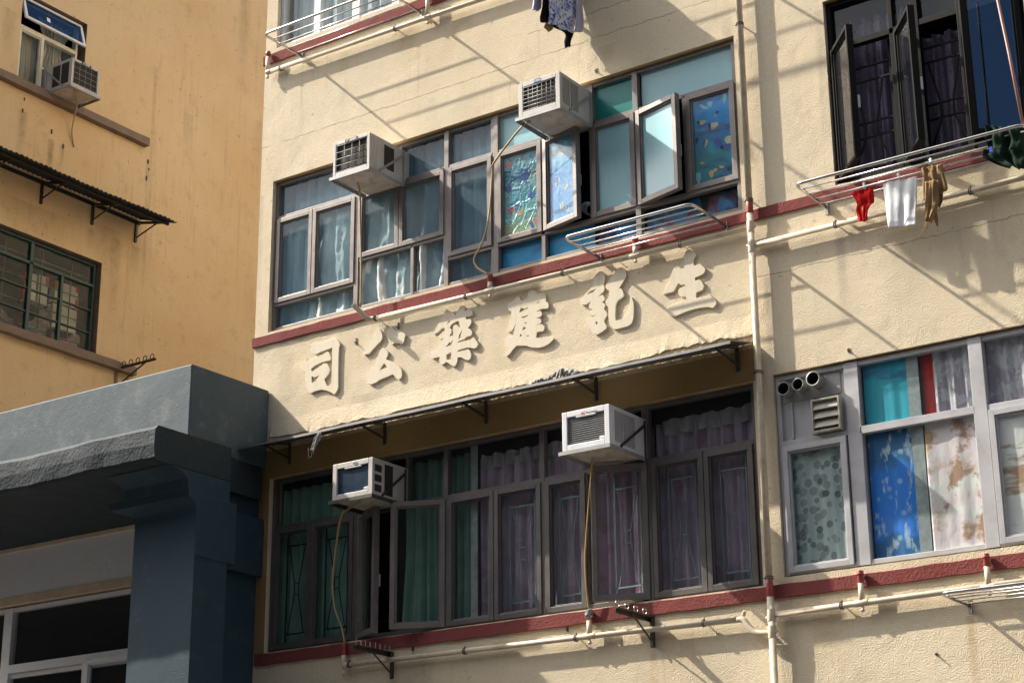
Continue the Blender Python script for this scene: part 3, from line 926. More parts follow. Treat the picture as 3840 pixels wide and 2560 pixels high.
curtain(FAC, -10.10, -9.12, 7.2, 8.34, -0.125, M['plastic'], 4.2, 0.03, 23, 'creased pale plastic sheet behind the panes below the middle air conditioner', crumple=0.028, name='plastic_sheet', cat='plastic sheet', skew=-0.05)
curtain(FAC, -9.62, -8.62, 7.2, 8.7, -0.17, M['sheer'], 7, 0.03, 24, 'pale blue curtain in long folds right of the creased plastic sheet', crumple=0.008)

# ---- middle row, right flat: sea prints and frosted panes
wsea = outer_frame(FAC, (-8.595, -6.222, ZB, ZT), [(-8.6, -8.555, ZB, ZT, .004), (-8.56, -8.1, T1 - .018, T1 + .018), (-8.115, -8.075, ZB, T1), (-8.1, -7.56, T1 - .018, T1 + .018), (-7.62, -7.575, T2Z, ZT, .004),
                   (-7.6, -7.14, T1 - .018, T1 + .018), (-7.185, -7.135, ZB, ZT, .004), (-7.14, -6.25, T1 - .018, T1 + .018), (-6.72, -6.69, T2Z, T1),
                   (-8.56, -6.25, T2Z - .018, T2Z + .018)], BR, cream)
fixed_panes(FAC, [(-8.555, -8.12, T1 + .02, ZT - .03), (-8.10, -7.62, T1 + .02, ZT - .03), (-7.12, -6.26, T1 + .02, ZT - .035)], M['frost'], wsea, name='frosted_pane')
fixed_panes(FAC, [(-7.575, -7.19, T1 + .02, ZT - .03)], M['teal_pane'], wsea, name='teal_panel')
fixed_panes(FAC, [(-8.555, -8.115, ZB + .03, T2Z - .02), (-8.075, -7.19, ZB + .03, T2Z - .02), (-7.135, -6.26, ZB + .03, T2Z - .02)], M['glass'], wsea)
fixed_panes(FAC, [(-8.55, -8.12, ZB + .03, T2Z - .02), (-8.07, -7.62, ZB + .03, T2Z - .02)], M['sea_d'], wsea, d=-0.10, name='sea_film')
mb = MB()
for a, b, sk in ((-7.6, -7.2, .02), (-7.12, -6.62, -.02), (-6.58, -6.3, .01)):
    mb.grid(lambda s, t: (a + (b - a) * s + sk * t, ZB + .02 + (T2Z - ZB - .04) * t, -0.13 + 0.012 * math.sin(9 * s + 5 * t)), 8, 6)
mb.build('bag_film', M['bag'], wsea, solid=0.002)
sash(FAC, -8.565, -8.10, T2Z + .01, T1 - .01, BR, M['glass'], wsea, 0, 'L', film=M['sea_a'], film_name='sea_film')
sash(FAC, -8.085, -7.665, T2Z + .01, T1 - .01, BR, M['glass'], wsea, 13.5, 'L', film=M['sea_b'], film_name='sea_film', label='open casement covered with a bright blue sea print')
sash(FAC, -7.60, -7.17, T2Z + .01, T1 - .01, BR, None, wsea, 0, 'R', film=M['frost'], film_name='frosted_film')
sash(FAC, -7.155, -6.69, T2Z + .01, T1 - .01, BR, None, wsea, 14.5, 'L', film=M['frost'], film_name='frosted_film', label='open casement with a frosted pane')
Tl = sash(FAC, -6.69, -6.235, T2Z + .01, T1 - .01, BR, M['glass'], wsea, 0, 'R', film=M['sea_c'], film_name='sea_film')
text_part('GIORDANO', 0.052, (-6.463, 7.975, -0.0525), FAC, M['ink_grey'], wsea)


def film_print(T2, t, shapes, parent, name):
    """flat printed shapes lying on the film: (px, py, rx, ry, tilt, colour)"""
    o0, eu, ev = T2(0, 8, t), T2(1, 8, t) - T2(0, 8, t), Vector((0, 0, 1))
    nn = eu.cross(ev)
    mats_ = {}
    for px_, py_, rx, ry, tilt, colr in shapes:
        mats_.setdefault(colr, []).append((px_, py_, rx, ry, tilt))
    mb = MB(lambda a, b, c: Vector((a, b, c)))
    ml = []
    for mi, (colr, L) in enumerate(mats_.items()):
        ml.append(pm('print_ink', colr, 0.35, var=0.25, vs=30))
        for px_, py_, rx, ry, tilt in L:
            d = ray(*c3(px_, py_))
            p = CAM + d * ((o0 - CAM).dot(nn) / d.dot(nn))
            rx, ry = .82 * rx / 1.742 / 378, .82 * ry / 1.742 / 440
            n_ = 14
            vs = []
            for k in range(n_):
                a = 2 * math.pi * k / n_
                wv = 1 + (.28 * math.cos(5 * a) if colr[0] > .4 and colr[1] < .3 else .12 * math.sin(3 * a))
                x_, y_ = rx * wv * math.cos(a), ry * wv * math.sin(a)
                vs.append(mb.bm.verts.new(p + eu * (x_ * math.cos(tilt) - y_ * math.sin(tilt)) + ev * (x_ * math.sin(tilt) + y_ * math.cos(tilt))))
            mb.face(vs, mi)
    return mb.build(name, ml, parent, recalc=False)


c3 = zz(1850, 0, 1.742)
DARK, CRM, RED, ORG_, YEL_, BLU, TEA = (.01, .02, .06), (.62, .56, .46), (.6, .08, .08), (.65, .38, .15), (.6, .5, .2), (.01, .07, .35), (.25, .6, .7)
film_print(hinge(FAC, -6.235, -1, 0, -.05), -.0088, [(1362, 800, 26, 20, .2, CRM), (1340, 803, 10, 18, 0, DARK), (1438, 822, 34, 28, 0, CRM), (1412, 824, 10, 24, 0, DARK), (1538, 912, 30, 34, 0, CRM), (1330, 920, 9, 26, .2, DARK), (1386, 935, 16, 34, .2, CRM), (1378, 935, 6, 30, .2, DARK), (1470, 935, 26, 60, -.5, BLU), (1520, 960, 40, 26, 0, BLU), (1375, 700, 38, 12, .6, TEA), (1415, 680, 20, 24, 0, TEA), (1510, 640, 14, 42, .1, TEA), (1365, 1065, 18, 10, .3, YEL_), (1425, 1135, 18, 30, 0, ORG_), (1450, 1110, 14, 14, 0, ORG_), (1340, 1160, 18, 50, 0, TEA), (1490, 1090, 20, 10, .4, YEL_)], wsea, 'fish_print')
film_print(hinge(FAC, -8.565, 1, 0, -.05), -.0088, [(103, 1078, 26, 26, .3, RED), (100, 1238, 28, 30, .4, BLU), (250, 1275, 32, 26, .2, BLU), (205, 1150, 40, 34, .8, BLU), (175, 1388, 26, 24, .2, ORG_), (252, 1470, 13, 36, .3, BLU), (105, 1535, 34, 14, .1, RED), (95, 1440, 26, 14, 0, TEA)], wsea, 'starfish_print')
film_print(hinge(FAC, -8.085, 1, math.radians(13.5), -.05), -.0088, [(404, 1000, 22, 26, 0, ORG_), (452, 1003, 16, 18, 0, ORG_), (475, 1222, 26, 12, .7, YEL_), (408, 1205, 8, 14, 0, ORG_), (430, 1175, 6, 22, 0, ORG_), (447, 1345, 16, 30, 0, CRM), (447, 1345, 5, 30, 0, DARK), (487, 1362, 15, 26, 0, CRM), (487, 1362, 5, 26, 0, DARK), (366, 1372, 8, 24, 0, CRM), (400, 1440, 20, 8, .5, TEA)], wsea, 'fish_print')
mb = MB()
for k in range(7):
    ph = k * 0.9
    mb.tube([(-7.665 + 0.05 * math.cos(t) * (1 + .08 * math.sin(ph)) + .004 * k - .01, 7.60 + .012 * math.sin(ph) + 0.035 * math.sin(t + ph * .05) , -0.08 - 0.006 * k + 0.05 * math.sin(t)) for t in [2 * math.pi * i / 20 for i in range(20)]], 0.0035, 6, closed=True)
tag(mb.build('wire_coil', M['sheer']), 'coil of pale wire lying in the dark gap beside the open sea print casement', 'wire')

# ---- lower row, long dark window under the awning
BD = M['bronze_dk']
L1, LB, LT = 5.35, 4.262, 5.80
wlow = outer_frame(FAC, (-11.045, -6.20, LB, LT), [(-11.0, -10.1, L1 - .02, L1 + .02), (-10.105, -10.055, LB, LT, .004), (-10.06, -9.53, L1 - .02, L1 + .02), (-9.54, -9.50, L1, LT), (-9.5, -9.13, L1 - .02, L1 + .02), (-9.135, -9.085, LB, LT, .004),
                   (-9.09, -8.16, L1 - .02, L1 + .02), (-8.63, -8.60, LB, L1), (-8.165, -8.115, LB, LT, .004), (-8.12, -7.19, L1 - .02, L1 + .02), (-7.74, -7.71, LB, L1), (-7.195, -7.13, LB, LT, .004),
                   (-7.13, -6.23, L1 - .02, L1 + .02), (-6.675, -6.645, LB, L1)], BD, cream)
fixed_panes(FAC, [(-11.0, -10.11, L1 + .02, LT - .03), (-9.50, -9.14, L1 + .02, LT - .03), (-9.08, -8.17, L1 + .02, LT - .03), (-8.11, -7.6, L1 + .02, LT - .03), (-7.13, -6.24, L1 + .02, LT - .03)], M['glass_dark'], wlow)
for a, b, ang, sd in ((-11.01, -10.575, 0, 'L'), (-10.575, -10.095, 0, 'R'), (-10.045, -9.69, 26, 'L'), (-9.585, -9.115, 25, 'R'), (-9.085, -8.615, 0, 'L'), (-8.615, -8.15, 0, 'R'), (-8.115, -7.725, 0, 'L'), (-7.61, -7.165, 25.5, 'R'), (-7.125, -6.66, 0, 'L'), (-6.66, -6.235, 0, 'R')):
    lab = {26: 'casement swung open, seen almost edge on', 25: 'casement swung open towards the street', 25.5: 'casement swung open below the white air conditioner'}.get(ang)
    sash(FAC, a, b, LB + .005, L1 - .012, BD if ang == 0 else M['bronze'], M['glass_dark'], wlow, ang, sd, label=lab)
for a, b in ((-11.01, -10.575), (-10.575, -10.095), (-10.045, -9.60)):
    iron_grille(FAC, a, b, LB + .03, L1 - .03, M['black_frame'], wlow)
gm = pm('grey_green_iron', (0.24, 0.31, 0.33), 0.5, 0.2)
for a, b in ((-8.615, -8.15), (-8.115, -7.725), (-7.61, -7.165), (-7.125, -6.66), (-6.66, -6.235)):
    iron_grille(FAC, a, b, LB + .03, L1 - .03, gm, wlow)
mb = MB()
mb.box(-8.905, -8.835, LB + .03, L1 - .02, -0.12, -0.113)
mb.box(-8.905, -8.835, L1 + .02, LT - .03, -0.12, -0.113)
mb.build('tape_strip', M['tape'], wlow)
curtain(FAC, -11.03, -10.08, 4.26, 5.72, -0.17, M['green_cl'], 8, 0.028, 31, 'dark green curtain drawn across the leftmost lower windows')
curtain(FAC, -9.62, -9.12, 4.26, 5.74, -0.18, M['green_cl'], 4, 0.045, 32, 'green curtain hanging in deep folds behind the open casement', pinch=0.1)
curtain(FAC, -9.09, -8.91, 4.26, 5.74, -0.18, M['green_cl'], 1.5, 0.03, 33, 'narrow green curtain edge left of the taped strip')
curtain(FAC, -8.83, -7.16, 4.26, 5.66, -0.16, M['mauve_cl'], 13, 0.026, 34, 'mauve curtain with red blots behind the barred lower windows')
curtain(FAC, -7.13, -6.22, 4.26, 5.66, -0.16, M['mauve_cl'], 7, 0.026, 35, 'mauve curtain behind the last two barred lower windows, nearest the drainpipe')
curtain(FAC, -8.80, -7.62, 5.56, 5.69, -0.14, M['white_hem'], 8, 0.02, 36, 'pale ruffled valance above the long mauve curtain', 'valance', 'valance', droop=0.018)
curtain(FAC, -7.08, -6.25, 5.55, 5.69, -0.14, M['white_hem'], 5, 0.02, 37, 'pale ruffled valance in the pane right of the white air conditioner', 'valance', 'valance', droop=0.02)

# ---- right lower window, pale aluminium
AL = M['alu']
RB, RT, R1 = 4.305, 5.81, 5.285
wr = outer_frame(FAC, (-6.015, -3.205, RB, RT), [(-5.455, -5.345, RB, RT, .006), (-6.0, -5.44, R1 - .02, R1 + .02), (-5.36, -4.49, R1 - .028, R1 + .028, .006), (-4.50, -4.40, RB, RT, .006), (-4.42, -3.25, R1 - .02, R1 + .02), (-3.75, -3.7, RB, RT)], AL, cream, d1=-0.03)
fixed_panes(FAC, [(-5.345, -4.50, R1 + .02, RT - .02), (-5.345, -4.50, RB + .02, R1 - .02), (-4.40, -3.72, R1 + .02, RT - .02)], M['glass'], wr, d=-0.06)
sash(FAC, -5.985, -5.465, RB + .01, R1 - .022, AL, M['glass'], wr, 0, 'R', d0=-0.03)
sash(FAC, -4.395, -3.73, RB + .01, R1 - .022, AL, M['glass'], wr, 0, 'L', d0=-0.03)
# ventilation board, ducts and louvre
mb = MB()
mb.box(-5.985, -5.46, R1 + .02, RT - .03, -0.075, -0.06)
mb.box(-5.975, -5.50, 5.60, 5.765, -0.06, -0.052, 1)
mb.box(-5.915, -5.895, R1 + .03, 5.60, -0.06, -0.045)
mb.box(-5.745, -5.725, R1 + .03, 5.60, -0.06, -0.04, 1)
mb.build('vent_board', [AL, M['galv']], wr, bevel=0.002)
for cu_, cv_, rr in ((-5.915, 5.685, 0.05), (-5.795, 5.695, 0.046), (-5.67, 5.715, 0.053)):
    mb = MB()
    n = 20
    prof = [(rr, -0.06), (rr, 0.045), (rr + .003, 0.05), (rr - .005, 0.05), (rr - .006, 0.045), (rr - .006, -0.05), (0.001, -0.05)]
    rings = [[mb.P(cu_ + r_ * math.cos(2 * math.pi * j / n), cv_ + r_ * math.sin(2 * math.pi * j / n), d_) for j in range(n)] for r_, d_ in prof]
    for k in range(len(prof) - 1):
        for j in range(n):
            mb.face([rings[k][j], rings[k][(j + 1) % n], rings[k + 1][(j + 1) % n], rings[k + 1][j]], 1 if k >= 4 else 0, True)
    mb.build('duct', [M['galv'], M['fin']], wr)
mb = MB()
u0, u1, v0, v1 = -5.715, -5.49, 5.315, 5.565
mb.ring(u0, u1, v0, v1, 0.012, -0.06, 0.02)
for k in range(3):
    a = v0 + 0.035 + k * 0.068
    mb.hexa([(u0 + .012, a, 0.012), (u1 - .012, a, 0.012), (u1 - .012, a + .06, -0.02), (u0 + .012, a + .06, -0.02), (u0 + .012, a, 0.018), (u1 - .012, a, 0.018), (u1 - .012, a + .06, -0.014), (u0 + .012, a + .06, -0.014)])
mb.build('louvre', pm('louvre_cream', (0.46, 0.44, 0.36), 0.5, dirt=(0.25, 0.2, 0.12)), wr)
mb = MB()
mb.box(-4.99, -4.90, RB + .03, R1 - .03, -0.074, -0.068)
mb.box(-4.99, -4.90, R1 + .03, RT - .03, -0.074, -0.068)
mb.build('tape_strip', M['tape'], wr)
curtain(FAC, -5.98, -5.47, 4.3, 5.28, -0.075, M['circle_cl'], 3, 0.008, 41, 'grey curtain printed with dark circles in the casement below the three ducts')
curtain(FAC, -5.33, -4.98, 4.3, 5.27, -0.074, M['cloud_cl'], 2, 0.003, 42, 'bright blue curtain printed with white clouds')
curtain(FAC, -5.33, -4.98, 5.3, 5.80, -0.074, M['teal_cl'], 2, 0.003, 43, 'teal printed curtain in the pane right of the ducts')
curtain(FAC, -4.89, -4.50, 4.3, 5.27, -0.074, M['pink_sheet'], 1.6, 0.004, 44, 'stained pink paper sheet pressed against the pane beside the cloud curtain', 'sheet', 'paper_sheet', crumple=0.003)
curtain(FAC, -4.36, -3.74, 4.33, 5.27, -0.050, M['white_stain'], 1.4, 0.003, 45, 'creased white paper sheet with brown stains in the casement at the right edge', 'sheet', 'paper_sheet', crumple=0.003)
curtain(FAC, -4.80, -4.50, 5.3, 5.80, -0.10, M['lace'], 3, 0.014, 46, 'white leaf patterned net curtain left of the wide pale mullion')
curtain(FAC, -4.40, -3.74, 5.3, 5.80, -0.10, M['lace'], 5, 0.014, 47, 'white leaf patterned net curtain right of the wide pale mullion')
curtain(FAC, -4.90, -4.79, 5.3, 5.8, -0.11, M['red_cl'], 1, 0.01, 48, 'narrow faded red cloth strip beside the leaf patterned net curtain', 'cloth', 'cloth_strip')

# ---- right upper window, black frame
BK = M['black_frame']
UB, UT, U1 = 7.215, 8.75, 8.36
wb = outer_frame(FAC, (-5.405, -3.85, UB, UT), [(-5.39, -3.86, U1 - .025, U1 + .025), (-4.90, -4.865, UB, UT), (-4.72, -4.66, UB, UT, .003), (-4.36, -4.31, UB, UT, .003)], BK, cream, d1=-0.04)
fixed_panes(FAC, [(-5.37, -4.9, U1 + .02, UT - .03), (-4.865, -4.72, U1 + .02, UT - .03), (-4.66, -4.36, U1 + .02, UT - .03), (-4.31, -3.88, U1 + .02, UT - .03)], M['glass_clear'], wb)
sash(FAC, -5.372, -4.915, UB + .02, U1 - .03, BK, M['glass_clear'], wb, 49, 'L', d0=-0.035, fw=0.03, label='black casement swung wide open, first from the left')
sash(FAC, -4.845, -4.41, UB + .02, U1 - .03, BK, M['glass_clear'], wb, 52, 'L', d0=-0.03, fw=0.03, label='black casement swung wide open, second from the left')
sash(FAC, -4.32, -3.88, UB - .005, 8.62, BK, M['glass_blue'], wb, 33, 'R', d0=-0.03, fw=0.045, label='large black casement opening to the left')
for a, b in ((-5.37, -4.9), (-4.72, -4.33)):
    mb = MB()
    th = .007
    for z in (8.17, 8.05, 7.70, 7.58, 7.36):
        mb.box(a, b, z - th, z + th, -0.13, -0.116)
    um = (a + b) / 2
    for sg in (-1, 1):
        mb.bar((um + sg * .05, 7.70, -.123), (um + sg * .12, 8.05, -.123), .012, .012)
        mb.bar((um + sg * .05, 7.58, -.123), (um + sg * .14, 7.36, -.123), .012, .012)
        mb.box(um + sg * .05 - .006, um + sg * .05 + .006, 7.58, 7.70, -.13, -.116)
    mb.box(b - .05, b - .03, UB, U1, -.14, -.11)
    mb.build('iron_grille', BK, wb)
curtain(FAC, -5.39, -4.75, 7.22, 8.62, -0.2, M['purple_cl'], 6, 0.035, 51, 'dark purple dotted curtain behind the first open black casement', droop=0.03)
curtain(FAC, -4.72, -4.40, 7.22, 8.3, -0.2, M['purple_cl'], 3, 0.04, 52, 'dark purple curtain bunched behind the second open black casement')

# ---- top left window, white frame
WF = M['white_frame']
wt = outer_frame(FAC, (-11.155, -8.65, 10.14, 11.64), [(-10.72, -10.64, 10.14, 11.64, .004), (-10.24, -10.15, 10.14, 11.64, .004), (-9.76, -9.67, 10.14, 11.64, .004), (-9.27, -9.18, 10.14, 11.64, .004)], [WF], cream)
fixed_panes(FAC, [(-11.12, -10.72, 10.17, 11.6), (-10.64, -10.24, 10.17, 11.6), (-10.15, -9.76, 10.17, 11.6), (-9.67, -9.27, 10.17, 11.6), (-9.18, -8.7, 10.17, 11.6)], M['glass'], wt, d=-0.075)
curtain(FAC, -11.12, -8.7, 10.1, 11.6, -0.19, M['white_cl'], 17, 0.02, 61, 'white net curtain behind the white framed window at the top edge')


# ------------------------------------------------------------------ air conditioners
def air_conditioner(T, u0, u1, v0, v1, df, side, label, style, hose=None, grp='window air conditioners'):
    """side=+1: the visible flank is at u1. Body from the wall (d=-0.1) to df."""
    loc = T((u0 + u1) / 2, v0, 0)
    o = thing('air_conditioner', loc, label, 'air conditioner', grp)
    cas = M['ac_new'] if style == 'louvre' else M['ac']
    mb = MB(T)
    fw = 0.03 if style in ('wire4', 'yellow') else 0.042
    if style in ('louvre', 'blue'):
        fw = 0.045
    rec = 0.022
    # shell: four walls, then front ring
    mb.box(u0, u1, v0, v1, -0.1, df - rec)
    mb.ring(u0, u1, v0, v1, fw, df - rec, df)
    if style in ('louvre', 'blue'):
        mb.box((u0 + u1) / 2 - 0.09, (u0 + u1) / 2 + 0.09, v1 - fw - 0.014, v1 - fw, df - rec, df - .001)
        mb.box(u1 - fw - .05, u1 - fw, v0 + fw, v0 + fw + .025, df - rec, df - .002)
    mb.build('casing', cas, o, bevel=0.004)
    mb = MB(T)
    a, b, c, d = u0 + fw, u1 - fw, v0 + fw, v1 - fw
    mb.box(a + .002, b - .002, c + .002, d - .002, df - rec + .0005, df - rec + .004)
    mb.build('condenser', {'louvre': M['fin_grey'], 'blue': M['fin_blue']}.get(style, M['fin']), o)
    mb = MB(T)
    dg = df - 0.006
    if style == 'louvre':
        k = 13
        for i in range(1, k):
            z = c + (d - c) * i / k
            mb.box(a, b, z - .0016, z + .0016, df - rec + .004, df - rec + .009)
        mb.build('grille', M['galv'], o)
    elif style != 'blue':
        nu, nv = {'wire4': (4, 4), 'wire7': (7, 6), 'yellow': (4, 4)}[style]
        for i in range(nu + 1):
            uu = a + .006 + (b - a - .012) * i / nu
            mb.tube([(uu, c + .004, dg), (uu, d - .004, dg)], .002, 6)
        for i in range(nv + 1):
            z = c + .008 + (d - c - .016) * i / nv
            mb.tube([(a, z, dg + .003), (b, z, dg + .003)], .002, 6)
        mb.build('grille', M['wire'], o)
    # side vents
    us = u1 if side > 0 else u0
    e = 0.0015 * side

    def vent(d0, d1, z0, z1, slats):
        q = sorted((us - e * 4, us + e))
        vb.box(q[0], q[1], z0, z1, d0, d1, 0)
        q2 = sorted((us, us + 3.2 * e))
        for i in range(slats):
            z = z0 + (z1 - z0) * (i + .5) / slats
            vb.box(q2[0], q2[1], z - (z1 - z0) / slats * .22, z + (z1 - z0) / slats * .22, d0, d1, 1)
    vb = MB(T)
    hh = v1 - v0
    if style == 'wire4':
        vent(0.13, 0.27, v0 + .06, v1 - .045, 0)
    elif style == 'wire7':
        vent(0.31, 0.41, v0 + .045, v1 - .03, 14)
        vent(0.18, 0.29, v0 + .035, v1 - .03, 14)
    elif style == 'yellow':
        vent(0.27, 0.40, v0 + .04, v1 - .04, 0)
        vent(0.12, 0.25, v0 + .04, v1 - .04, 0)
    elif style == 'louvre':
        vent(0.31, 0.43, v0 + .035, v1 - .03, 16)
        vent(0.14, 0.30, v0 + .03, v1 - .03, 16)
    else:
        for i in range(3):
            vent(0.31, 0.40, v0 + .03 + i * .085, v0 + .09 + i * .085, 0)
        vent(0.16, 0.27, v0 + .02, v1 - .03, 0)
    vb.build('side_vent', [M['fin'], cas], o)
    # tray and stays
    mb = MB(T)
    tw = 0.02
    a, b = u0 - .03, u1 + .006
    if side < 0:
        a, b = u0 - .006, u1 + .03
    vt = v0 - .002
    df2 = df + .012
    mb.box(a, b, vt - .028, vt, df2 - .006, df2)
    mb.box(a, a + .006, vt - .03, vt, 0.003, df2 - .006)
    mb.box(b - .006, b, vt - .03, vt, 0.003, df2 - .006)
    mb.box(a + .006, b - .006, vt - .006, vt - .002, df2 - .06, df2 - .006)
    for q in (a + .006, b - .03):
        mb.box(q, q + .024, vt - .006, vt - .002, 0.003, df2 - .06)
    mb.build('tray_frame', M['galv'] if style not in ('blue', 'louvre') else M['dark_steel'] if style == 'blue' else M['galv'], o)
    mb = MB(T)
    mb.box(u0 + .01, u1 - .01, v0 - .0075, v0 - .0005, 0.02, df - .02)
    mb.build('underside', M['ac_under'], o)
    for q, s in ((u0, -1), (u1, 1)):
        mb = MB(T)
        mb.bar((q + s * .008, v0 + .005, df * .72), (q + s * .008, v1 - .06, 0.005), .006, .022)
        mb.box(*sorted((q + s * .003, q + s * .02)), v0 - .03, v1 - .02, 0.0, 0.006)
        mb.build('stay', M['galv'] if style in ('wire4', 'wire7', 'yellow') else M['dark_steel'], o)
    um = (u0 + u1) / 2
    if style in ('wire4', 'yellow'):
        mb = MB(T)
        mb.box(um - .075, um + .075, v1 - .032, v1 - .002, df - .004, df + .002)
        mb.build('badge', M['navy'], o)
        if side > 0:
            text_part('GREE', 0.03, (um + .014, v1 - .0175, df + .0022), T, M['ink_white'], o, bold=.0006)
        else:
            text_part('GREE', 0.03, (um + .014, v1 - .0175, df + .0022), T, M['ink_white'], o, bold=.0006)
        mb = MB(T)
        mb.tube([(um - .045 + .009 * math.cos(t), v1 - .017 + .009 * math.sin(t), df + .003) for t in [2 * math.pi * i / 14 for i in range(14)]], .002, 6, closed=True)
        mb.build('emblem', M['ink_white'], o)
    elif style == 'wire7':
        mb = MB(T)
        mb.box(um - .05, um + .012, v1 - .038, v1 - .004, df - .004, df + .002)
        mb.build('badge', M['blue_plate'], o)
        text_part('Midea', 0.021, (um - .012, v1 - .021, df + .0022), T, M['ink_white'], o, bold=.0004)
        mb = MB(T)
        mb.tube([(um - .039 + .007 * math.cos(t), v1 - .02 + .009 * math.sin(t), df + .003) for t in [math.pi * .4 + 1.35 * math.pi * i / 12 for i in range(12)]], .0016, 6)
        mb.build('emblem', M['ink_white'], o)
    elif style == 'louvre':
        text_part('W', 0.034, (um - .025, v1 - .036, df + .0003), T, M['ink_red'], o, bold=.001)
        text_part('White-Westinghouse', 0.0125, (um + .055, v1 - .033, df + .0003), T, M['ink_grey'], o)
    else:
        mb = MB(T)
        mb.tube([(um + .03 + .022 * math.cos(t), v1 - .026 + .009 * math.sin(t), df + .0015) for t in [2 * math.pi * i / 18 for i in range(18)]], .002, 6, closed=True)
        mb.build('emblem', M['blue_plate'], o)
    if hose:
        pts_, rad, mat = hose
        mb = MB()
        mb.tube(smooth(pts_), rad, 8, raw=True)
        mb.build('drain_hose', mat, o)
    return o


def smooth(P, n=6):
    """Catmull-Rom through the points"""
    P = [Vector(p) for p in P]
    out = []
    for i in range(len(P) - 1):
        p0, p1, p2, p3 = P[max(i - 1, 0)], P[i], P[i + 1], P[min(i + 2, len(P) - 1)]
        for k in range(n):
            t = k / n
            out.append(0.5 * ((2 * p1) + (p2 - p0) * t + (2 * p0 - 5 * p1 + 4 * p2 - p3) * t * t + (3 * p1 - p0 - 3 * p2 + p3) * t ** 3))
    out.append(P[-1])
    return out


c2 = zz(950, 0, 1.742)
c3 = zz(1850, 0, 1.742)
c4 = zz(2840, 0, 1.742)
c6 = zz(950, 800, 1.742)
c7 = zz(1850, 800, 1.742)
c8 = zz(2840, 800, 1.742)
c10 = zz(950, 1660, 1.742)
c11 = zz(1850, 1660, 1.742)
c12 = zz(2840, 1660, 1.742)
h1 = [PY(*c2(640, 1165), -.33), PY(*c2(680, 1190), -.27), PY(*c2(698, 1290), -.2)] + [PY(*q, -.12) for q in (c6(700, 100), c6(703, 350), c6(700, 610))]
air_conditioner(FAC, -9.992, -9.573, 8.292, 8.620, 0.47, 1, 'grey air conditioner with a four by four wire grille, above the creased plastic sheet', 'wire4', (h1, .008, M['hose']))
h2 = [PY(*c3(240, 795), -.38), PY(*c3(190, 825), -.33), PY(*c3(110, 920), -.25), PY(*c3(0, 1070), -.15)] + [PY(*q, -.09) for q in (c2(1562, 1120), c2(1540, 1400), c6(1500, 180), c6(1445, 290), c6(1460, 350), c6(1530, 395))]
air_conditioner(FAC, -7.992, -7.578, 8.316, 8.626, 0.452, 1, 'grey air conditioner with a fine wire grille and slatted side, beside the teal pane', 'wire7', (h2, .009, M['hose']))
h3 = [PY(*c11(680, 65), -.3), PY(*c11(650, 110), -.25), PY(*c11(628, 350), -.1), PY(*c11(602, 700), -.08), PY(*c11(605, 900), -.07), PY(*c11(626, 1095), -.05)]
air_conditioner(FAC, -7.581, -7.151, 5.371, 5.681, 0.504, 1, 'clean white air conditioner with a louvred grey back and yellow hose', 'louvre', (h3, .008, M['hose_y']))
h4 = [PY(*c10(700, 385), -.33), PY(*c10(620, 430), -.26), PY(*c10(575, 480), -.18), PY(*c10(545, 650), -.11), PY(*c10(518, 900), -.09), PY(*c10(530, 1070), -.08), PY(*c10(575, 1200), -.06), PY(*c10(597, 1305), -.05)]
air_conditioner(FAC, -9.946, -9.515, 5.353, 5.665, 0.428, 1, 'weathered cream air conditioner with a dark blue back, under the flat awning', 'blue', (h4, .009, M['hose']))


# ------------------------------------------------------------------ raised characters
def character(px_scale, outer, holes, label):
    cu = bpy.data.curves.new('raised_character', 'CURVE')
    cu.dimensions = '2D'
    cu.fill_mode = 'BOTH'
    cu.extrude = 0.0076
    cu.bevel_depth = 0.0016
    cu.bevel_resolution = 0
    cu.offset = -0.0016
    allp = [[PY(*px_scale(*p), -0.018) for p in poly] for poly in outer + holes]
    for poly in allp:
        # soften corners a little, but keep them brush-cut
        q = []
        k = len(poly)
        for i, p in enumerate(poly):
            a, b = poly[i - 1], poly[(i + 1) % k]
            q += [p.lerp(a, min(0.35, .008 / max((p - a).length, 1e-6))), p * 0.7 + p.lerp(a, min(0.35, .008 / max((p - a).length, 1e-6))) * 0.15 + p.lerp(b, min(0.35, .008 / max((p - b).length, 1e-6))) * 0.15, p.lerp(b, min(0.35, .008 / max((p - b).length, 1e-6)))]
        sp = cu.splines.new('POLY')
        sp.points.add(len(q) - 1)
        for i, p in enumerate(q):
            sp.points[i].co = (p.x, p.z, 0, 1)
        sp.use_cyclic_u = True
    tmp = bpy.data.objects.new('tmp_curve', cu)
    COL.objects.link(tmp)
    dg = bpy.context.evaluated_depsgraph_get()
    dg.update()
    me = bpy.data.meshes.new_from_object(tmp.evaluated_get(dg))
    bpy.data.objects.remove(tmp)
    for vtx in me.vertices:
        vtx.co = Vector((vtx.co.x, -0.0092 - vtx.co.z, vtx.co.y))
    me.name = 'raised_character'
    return tag(link_mesh('raised_character', me, M['sign']), label, 'sign character', 'raised characters of the building sign')


